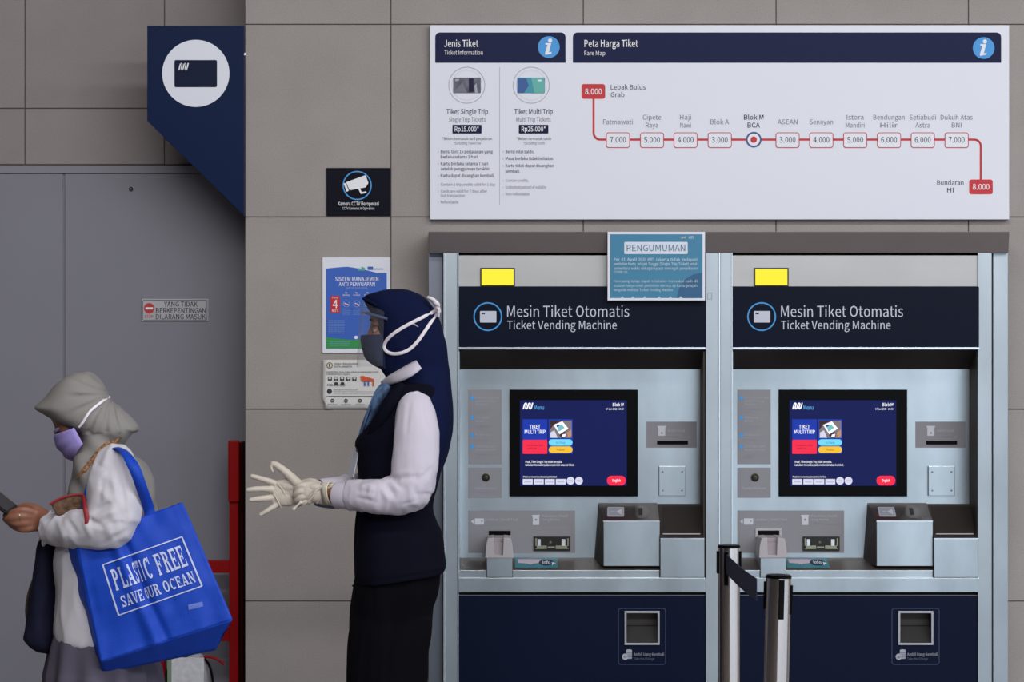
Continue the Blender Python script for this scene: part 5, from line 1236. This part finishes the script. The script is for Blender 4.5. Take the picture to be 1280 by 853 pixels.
crease(ns, [(118, 640, 140, 628, -1), (120, 648, 144, 640, .8), (112, 650, 128, 660, -1), (104, 648, 112, 668, .7), (150, 600, 158, 640, -.8), (140, 590, 146, 625, .6), (128, 600, 124, 625, -.7), (84, 650, 96, 668, -.7), (72, 650, 80, 672, .6), (130, 680, 158, 664, -.6), (120, 580, 136, 588, -.5)], 0.006, 3.2, YB - .08); fs2 = sleeve2(1)
# cuff mouth
MB().tube(ringpts(59, 661, -.088, .036, .041, 12, wB), .003, 8, 1, closed=True, ref=(1, 0, 0)).build('cuff', BLOU, P2, smooth=True)
mb = MB().tube([wB(70, 668, .05), wB(58, 678, .03), wB(50, 686, .02)], [(.036, .03), (.03, .02), (.02, .008)], 16); mb.build('cuff', BLOU, P2, smooth=True)
# skirt
rows = [(770, 78, 176, .15), (790, 70, 182, .165), (805, 66, 186, .175), (830, 62.5, 194, .185), (853, 60, 200, .195), (950, 54, 212, .215), (1080, 48, 222, .235), (1165, 46, 226, .24)]
sk = loft(rows, YB, 8, 64, 2.2).build('skirt', SKRT, P2, smooth=True)
me = sk.data; cx = wB(125, 0).x
for v in me.vertices:
    a = math.atan2(v.co.y - YB, v.co.x - cx); f_ = math.sin(a * 15 + 2 * noise.noise(v.co * 2)) * 0.010 * min(1, (wB(0, 775).z - v.co.z) / 0.12 if v.co.z < wB(0, 775).z else 0)
    v.co.x += f_ * math.cos(a); v.co.y += f_ * math.sin(a)
me.update()
for s_ in (-1, 1):
    mb = MB(); mb.tube([wB(138, 1166, s_ * .08), wB(116, 1164, s_ * .08), wB(92, 1170, s_ * .085), wB(78, 1173, s_ * .085)], [.034, .036, .03, .014], 14); o = mb.build('shoe', BLACK, P2); remesh(o, 0.006, 2)

# phone held in both hands
ph = thing('phone', wB(-8, 618, -.06), 'dark phone held in the hands of the person in the grey headscarf', 'phone')
a = wB(15, 638.5, -.055); b = wB(-46, 590, -.055); d = (b - a).normalized(); L_ = 0.15; y_ = Vector((0.0, 1.0, 0.0)); y_ = (y_ + Vector((0.12, 0, 0.22))); y_ = (y_ - y_.dot(d) * d).normalized(); n_ = d.cross(y_).normalized()
mb = MB(); 
for sn in (-1, 1):
    for (u, v) in ((0, -1), (0, 1), (1, 1), (1, -1)): mb.v.append(a + d * (L_ * u) + y_ * (v * 0.036) + n_ * (sn * 0.0042))
mb.f += [(0, 1, 2, 3), (7, 6, 5, 4), (0, 4, 5, 1), (1, 5, 6, 2), (2, 6, 7, 3), (3, 7, 4, 0)]
pb = mb.build('phone_case', mat('phone_black', (20, 19, 22), 0.35, spec=0.3), ph, bevel=0.003)
mb = MB(); sgn = -1 if n_.z < 0 else 1
for (u, v) in ((0.04, -.9), (0.04, .9), (.96, .9), (.96, -.9)): mb.v.append(a + d * (L_ * u) + y_ * (v * 0.036) + n_ * (sgn * 0.0045))
mb.f.append((0, 1, 2, 3)); mb.build('phone_screen', mat('phone_glass', (34, 36, 44), 0.1), ph)

# brown pouch bag with red trim at the chest
pc = thing('shoulder_pouch', wB(90, 640, -.1), 'brown patterned pouch with red piping and red strap tucked above the white sleeve', 'bag')
rows_ = [(63.5, 629.5), (72, 624.5), (84, 620.5), (96, 618.5), (105.5, 619), (107.5, 626), (106, 645), (72, 645), (66, 636)]
pts = [wB(x, y, -.155) for x, y in rows_]
MB().prism([(p.x, p.z) for p in pts][::-1], YB - .16, YB - .135).build('pouch_body', mat('brown_pattern', (92, 66, 48), 0.8, var=0.6, vscale=90), pc, bevel=0.004)
RP = mat('red_piping', (140, 30, 38), 0.6)
MB().tube([wB(x, y, -.16) for x, y in ((62, 631), (72, 625), (84, 620.5), (96, 618.5), (104, 618.5))], .003, 8).build('piping', RP, pc, smooth=True)
MB().tube([wB(x, y, dy) for x, y, dy in ((104, 619, -.165), (105.5, 627, -.185), (106.5, 636, -.215), (108.5, 647, -.222), (107.5, 658, -.222))], [(0.003, .004), (0.003, .005), (0.0035, .006), (0.0035, .006), (0.002, .0035)], 10).build('pull_strap', RP, pc, smooth=True)

# dark navy bag hanging in front of the blouse
nb = thing('navy_bag', wB(55, 813, 0), 'dark navy soft bag hanging at the front of the white blouse below the hands', 'bag')
rows = [(676, 52, 72, .05), (684, 48, 74, .06), (700, 46.5, 74, .07), (716, 44, 73.5, .08), (740, 42.5, 74, .09), (765, 38, 75, .10), (785, 35, 76, .11), (797, 34.5, 76, .11), (806, 45, 76, .10), (812, 58, 76, .08)]
o = loft(rows, YB + .02, 5, 36, 2.6).build('bag_body', mat('navy_bag_cloth', (20, 22, 42), 0.8, spec=0.15, bump=0.3, bscale=300), nb); remesh(o, 0.006, 3); wrinkle(o, 0.006, (14, 8, 6), 51); wrinkle(o, 0.003, (30, 18, 12), 52, sharp=True)
MB().tube([wB(x, y, .0) for x, y in ((47, 716), (41, 728), (36, 744), (33.5, 762), (35, 778), (38, 786))], [(0.010, 0.004)] * 6, 10).build('bag_handle', mat('olive_strap', (66, 58, 48), 0.7), nb, smooth=True)

# tote bag ------------------------------------------------------------------
TOTE = mat('blue_nonwoven', (13, 64, 176), 0.6, bump=0.35, bscale=500, spec=0.3)
TOTI = mat('bag_inside_tan', (150, 122, 92), 0.8)
YT = YB - .145
tb = thing('tote_bag', W(200, 840, YT), 'large bright blue tote bag printed PLASTIC FREE SAVE OUR OCEAN hanging from the shoulder', 'bag')
def bil(c, u, v): return (c[0] * (1 - u) + c[1] * u) * (1 - v) + (c[3] * (1 - u) + c[2] * u) * v
FC = [W(95, 676, YT - .035), W(228, 628.5, YT - .03), W(290.5, 775, YT - .07), W(126, 828, YT - .075)]   # front panel corners tl tr br bl
BC = [W(73, 676, YT + .055), W(212, 634, YT + .06), W(269, 778, YT + .05), W(111, 800, YT + .05)]      # back panel
BOT = [W(269.5, 813, YT - .01), W(129, 842, YT - .02)]
nu, nv = 60, 60; mb = MB()
def crease(u, v):
    f = 0.0
    f += -0.010 * math.exp(-((u - (0.44 + 0.10 * (v - .4))) / 0.035) ** 2) * (1 - 0.3 * v)
    f += 0.006 * math.exp(-((u - (0.36 + 0.10 * (v - .4))) / 0.05) ** 2)
    f += 0.016 * math.sin(math.pi * u) * math.sin(math.pi * min(1, v * 1.05))
    f += 0.004 * noise.noise(Vector((u * 9, v * 3, 1.0))) + 0.003 * noise.noise(Vector((u * 5 + v * 6, v * 7, 4.0)))
    f += 0.005 * math.sin(u * 22 + v * 4) * v * v * 0.5
    return f * min(1, 12 * u) * min(1, 12 * (1 - u))
def fpt(u, v):
    p = bil(FC, u, v); p = p + Vector((0, -crease(u, v), 0))
    return p
for j in range(nv + 1):
    for i in range(nu + 1): mb.v.append(fpt(i / nu, j / nv))
for j in range(nv):
    for i in range(nu): k = j * (nu + 1) + i; mb.f.append((k, k + nu + 1, k + nu + 2, k + 1))
fr = mb.build('front_panel', TOTE, tb, smooth=True); sd = fr.modifiers.new('s', 'SOLIDIFY'); sd.thickness = 0.0012
def strip(name, A, Bf, n1=24, n2=10, amp=0.004, seed=0, m=TOTE):
    mb = MB()
    for j in range(n1 + 1):
        for i in range(n2 + 1):
            u = i / n2; t = j / n1; p = A(t).lerp(Bf(t), u)
            d_ = amp * math.sin(math.pi * u) * (noise.noise(Vector((u * 3 + seed, t * 5, seed))) * 1.5 - 0.6)
            mb.v.append(p + Vector((d_, 0, 0)))
    for j in range(n1):
        for i in range(n2): k = j * (n2 + 1) + i; mb.f.append((k, k + 1, k + n2 + 2, k + n2 + 1))
    o = mb.build(name, m, tb, smooth=True); sd = o.modifiers.new('s', 'SOLIDIFY'); sd.thickness = 0.001; return o
strip('side_gusset', lambda t: fpt(0, t), lambda t: bil(BC, 0, t), seed=1, amp=0.004)
strip('side_gusset', lambda t: fpt(1, t), lambda t: bil(BC, 1, t), seed=2, amp=0.006)
strip('back_panel', lambda t: bil(BC, 0, t), lambda t: bil(BC, 1, t), seed=3, amp=0.0)
strip('bottom_panel', lambda t: fpt(t, 1), lambda t: BOT[1].lerp(BOT[0], t), seed=4, amp=0.003)
strip('bottom_panel', lambda t: BOT[1].lerp(BOT[0], t), lambda t: bil(BC, t, 1), seed=5, amp=0.003)
mb = MB(); mb.add([BC[3], fpt(0, 1), BOT[1]], [(0, 1, 2)]); mb.add([BC[2], fpt(1, 1), BOT[0]], [(0, 1, 2)]); mb.build('corner_fold', TOTE, tb)
mb = MB(); q = [W(168, 650, YT - .005), W(172, 640.5, YT + .01), W(186, 638, YT + .01), W(190, 646, YT - .005)]; mb.add(q + [p + Vector((0, .02, 0)) for p in q], [(0, 1, 2, 3), (4, 7, 6, 5), (0, 4, 5, 1), (1, 5, 6, 2), (2, 6, 7, 3), (3, 7, 4, 0)]); mb.build('bag_contents', TOTI, tb, bevel=0.004)
# shoulder straps
def ribbon(name, P, wdt, wn_, m):
    """P points; wn_ = list of width directions"""
    mb = MB(); n = len(P)
    V = [Vector(p) for p in P]; D = [Vector(d).normalized() for d in wn_]
    sub = 8
    for i in range(n - 1):
        for k in range(sub + (1 if i == n - 2 else 0)):
            t = k / sub; g = lambda q: V[min(max(q, 0), n - 1)]
            p = cr(g(i - 1), g(i), g(i + 1), g(i + 2), t); d = D[i].lerp(D[i + 1], t).normalized()
            mb.v += [p - d * wdt / 2, p + d * wdt / 2]
    m_n = len(mb.v) // 2
    mb.f += [(2 * i, 2 * i + 1, 2 * i + 3, 2 * i + 2) for i in range(m_n - 1)]
    o = mb.build(name, m, tb, smooth=True); sd = o.modifiers.new('s', 'SOLIDIFY'); sd.thickness = 0.0015; sd.offset = 0; return o
ribbon('shoulder_strap', [W(187, 650, YT - .03), W(186, 636, YT - .03), W(177, 610, YB - .215), W(169, 588, YB - .225), W(158, 569, YB - .20), W(149, 561.5, YB - .165), W(138, 561, YB - .13), W(126, 575, YB - .13), W(119, 592, YB - .165), W(113, 612, YB - .17), W(108, 645, YB - .16), W(112, 676, YT - .03)],
       0.026, [(1, 0, .2), (1, 0, .35), (.9, 0, .35), (.8, 0.2, .4), (.5, .7, .2), (.3, 1, .1), (0, 1, .2), (.6, .8, .3), (.9, .3, .3), (1, .1, .1), (1, 0, 0), (1, 0, 0)], TOTE)
# printed lettering on the front panel
BINK = mat('bag_print_ink', (186, 196, 226), 0.7, var=0.12, vscale=80)
bvt = bvh(fr)
QC = [Vector((128.5, 706.5, 0)), Vector((227.3, 671.5, 0)), Vector((252.5, 733, 0)), Vector((148.3, 769.5, 0))]
def squash(s):
    # the cloth folds over the fourth and fifth letters
    return s
def bag_map(s, t, layer):
    q = bil(QC, s, t); return hit(bvt, q.x, q.y, 0.0018, YT - .06)
SER = 0.16
def glyph(ch):
    R_ = lambda a, b, c_, d: [(a, b), (c_, b), (c_, d), (a, d)]
    T_ = 0.24; t = 0.12; out = []
    def stem(x, y0=0, y1=1, serif=(1, 1), w_=T_, ex=0.09):
        out.append(R_(x, y0, x + w_, y1))
        if serif[0]: out.append(R_(x - ex, y0, x + w_ + ex, y0 + t * .8))
        if serif[1]: out.append(R_(x - ex, y1 - t * .8, x + w_ + ex, y1))
    def arc(cx, cy, rx, ry, a0, a1, wx=T_, wy=t, n=9):
        for k in range(n):
            A0, A1 = R(a0 + (a1 - a0) * k / n), R(a0 + (a1 - a0) * (k + 1) / n)
            o_ = lambda A: (cx + rx * math.cos(A), cy + ry * math.sin(A)); i_ = lambda A: (cx + (rx - wx) * math.cos(A), cy + (ry - wy) * math.sin(A))
            out.append([o_(A0), o_(A1), i_(A1), i_(A0)])
    def diag(x0, x1, w_): out.append([(x0, 0), (x0 + w_, 0), (x1 + w_, 1), (x1, 1)])
    if ch == 'P': stem(.12); arc(.45, .73, .42, .27, -90, 90); out.append(R_(.3, .88, .5, 1)); out.append(R_(.3, .46, .5, .58))
    elif ch == 'R': stem(.12); arc(.45, .75, .40, .25, -90, 90); out.append(R_(.3, .88, .5, 1)); out.append(R_(.3, .48, .5, .6)); out.append([(.5, .5), (.72, .5), (.98, 0), (.7, 0)]); out.append(R_(.66, 0, 1.04, .1))
    elif ch == 'L': stem(.12); out.append(R_(.3, 0, .92, .12)); out.append(R_(.82, 0, .92, .32))
    elif ch in 'EF':
        stem(.12, serif=(1, 1)); out.append(R_(.3, .88, .92, 1)); out.append(R_(.82, .7, .92, 1)); out.append(R_(.3, .46, .68, .56)); out.append(R_(.6, .36, .7, .66))
        if ch == 'E': out.append(R_(.3, 0, .95, .12)); out.append(R_(.85, 0, .95, .32))
    elif ch == 'A': diag(.06, .42, .10); out.append([(.66, 0), (.94, 0), (.62, 1), (.38, 1)]); out.append(R_(.22, .26, .75, .36)); out.append(R_(-.04, 0, .28, .1)); out.append(R_(.58, 0, 1.04, .1))
    elif ch == 'V': out.append([(.02, 1), (.30, 1), (.62, 0), (.42, 0)]); out.append([(.82, 1), (.92, 1), (.60, 0), (.5, 0)]); out.append(R_(-.06, .9, .4, 1)); out.append(R_(.68, .9, 1.04, 1))
    elif ch == 'I': stem(.38)
    elif ch == 'T': stem(.38, serif=(1, 0)); out.append(R_(.04, .88, .96, 1)); out.append(R_(.04, .68, .14, 1)); out.append(R_(.86, .68, .96, 1))
    elif ch == 'S': arc(.5, .74, .42, .26, 20, 270); arc(.5, .26, .42, .26, -160, 90); out.append(R_(.8, .68, .92, 1)); out.append(R_(.08, 0, .2, .32))
    elif ch == 'C': arc(.52, .5, .46, .5, 45, 315, n=16); out.append(R_(.82, .66, .92, 1))
    elif ch == 'O': arc(.5, .5, .47, .5, 0, 360, n=20)
    elif ch == 'U': stem(.10, .3, 1, (0, 1)); out.append(R_(.78, .3, .88, 1)); out.append(R_(.68, .9, 1.0, 1)); arc(.49, .32, .39, .32, 180, 360, n=10)
    elif ch == 'N': out.append(R_(.12, 0, .22, 1)); out.append(R_(.8, 0, .9, 1)); out.append([(.1, 1), (.36, 1), (.92, 0), (.72, 0)]); out.append(R_(.02, 0, .34, .09)); out.append(R_(0, .91, .3, 1)); out.append(R_(.66, .91, 1.02, 1))
    return out
pr = Print(0, mapf=bag_map)
def sertext(s_, x0, x1, yb, h, widths=None):
    n = len(s_); ws = widths or [1.0] * n; tot = sum(ws); x = x0
    for ch, w_ in zip(s_, ws):
        cw = (x1 - x0) * w_ / tot
        if ch != ' ':
            for poly in glyph(ch):
                pr.poly('lettering', BINK, 1, [(x + (0.02 + px_ * .9) * cw, yb - py_ * h) for px_, py_ in poly])
        x += cw
sertext('PLASTIC FREE', .055, .955, .55, .41, [1, .95, 1, .45, .45, .5, 1.0, .55, 1, 1.05, 1, 1])
sertext('SAVE OUR OCEAN', .07, .965, .89, .22, [1, 1, 1, .95, .3, .5, 1, 1.1, .5, 1.15, 1.1, 1, 1.1, 1.15])
pr.outline('print_border', BINK, 1, 0, 0, 1, 1, .022, .001) if False else None
for (a_, b_) in (((0, 0), (1, 0)), ((1, 0), (1, 1)), ((1, 1), (0, 1)), ((0, 1), (0, 0))):
    for k in range(20):
        p0 = (a_[0] + (b_[0] - a_[0]) * k / 20, a_[1] + (b_[1] - a_[1]) * k / 20); p1 = (a_[0] + (b_[0] - a_[0]) * (k + 1) / 20, a_[1] + (b_[1] - a_[1]) * (k + 1) / 20)
        pr.line('print_border', BINK, 1, [p0, p1], .019 if a_[1] != b_[1] else .022, False)
pr.build(fr)
def small_map(s, t, layer): return hit(bvt, s, t, 0.0018, YT - .06)
pr = Print(0, mapf=small_map); pr.put('faded_label', mat('faded_label', (92, 116, 196), 0.7), 1, [(235, 756.5), (253, 752.5), (254, 758.5), (236, 763)], [(0, 1, 2, 3)]); pr.build(fr)
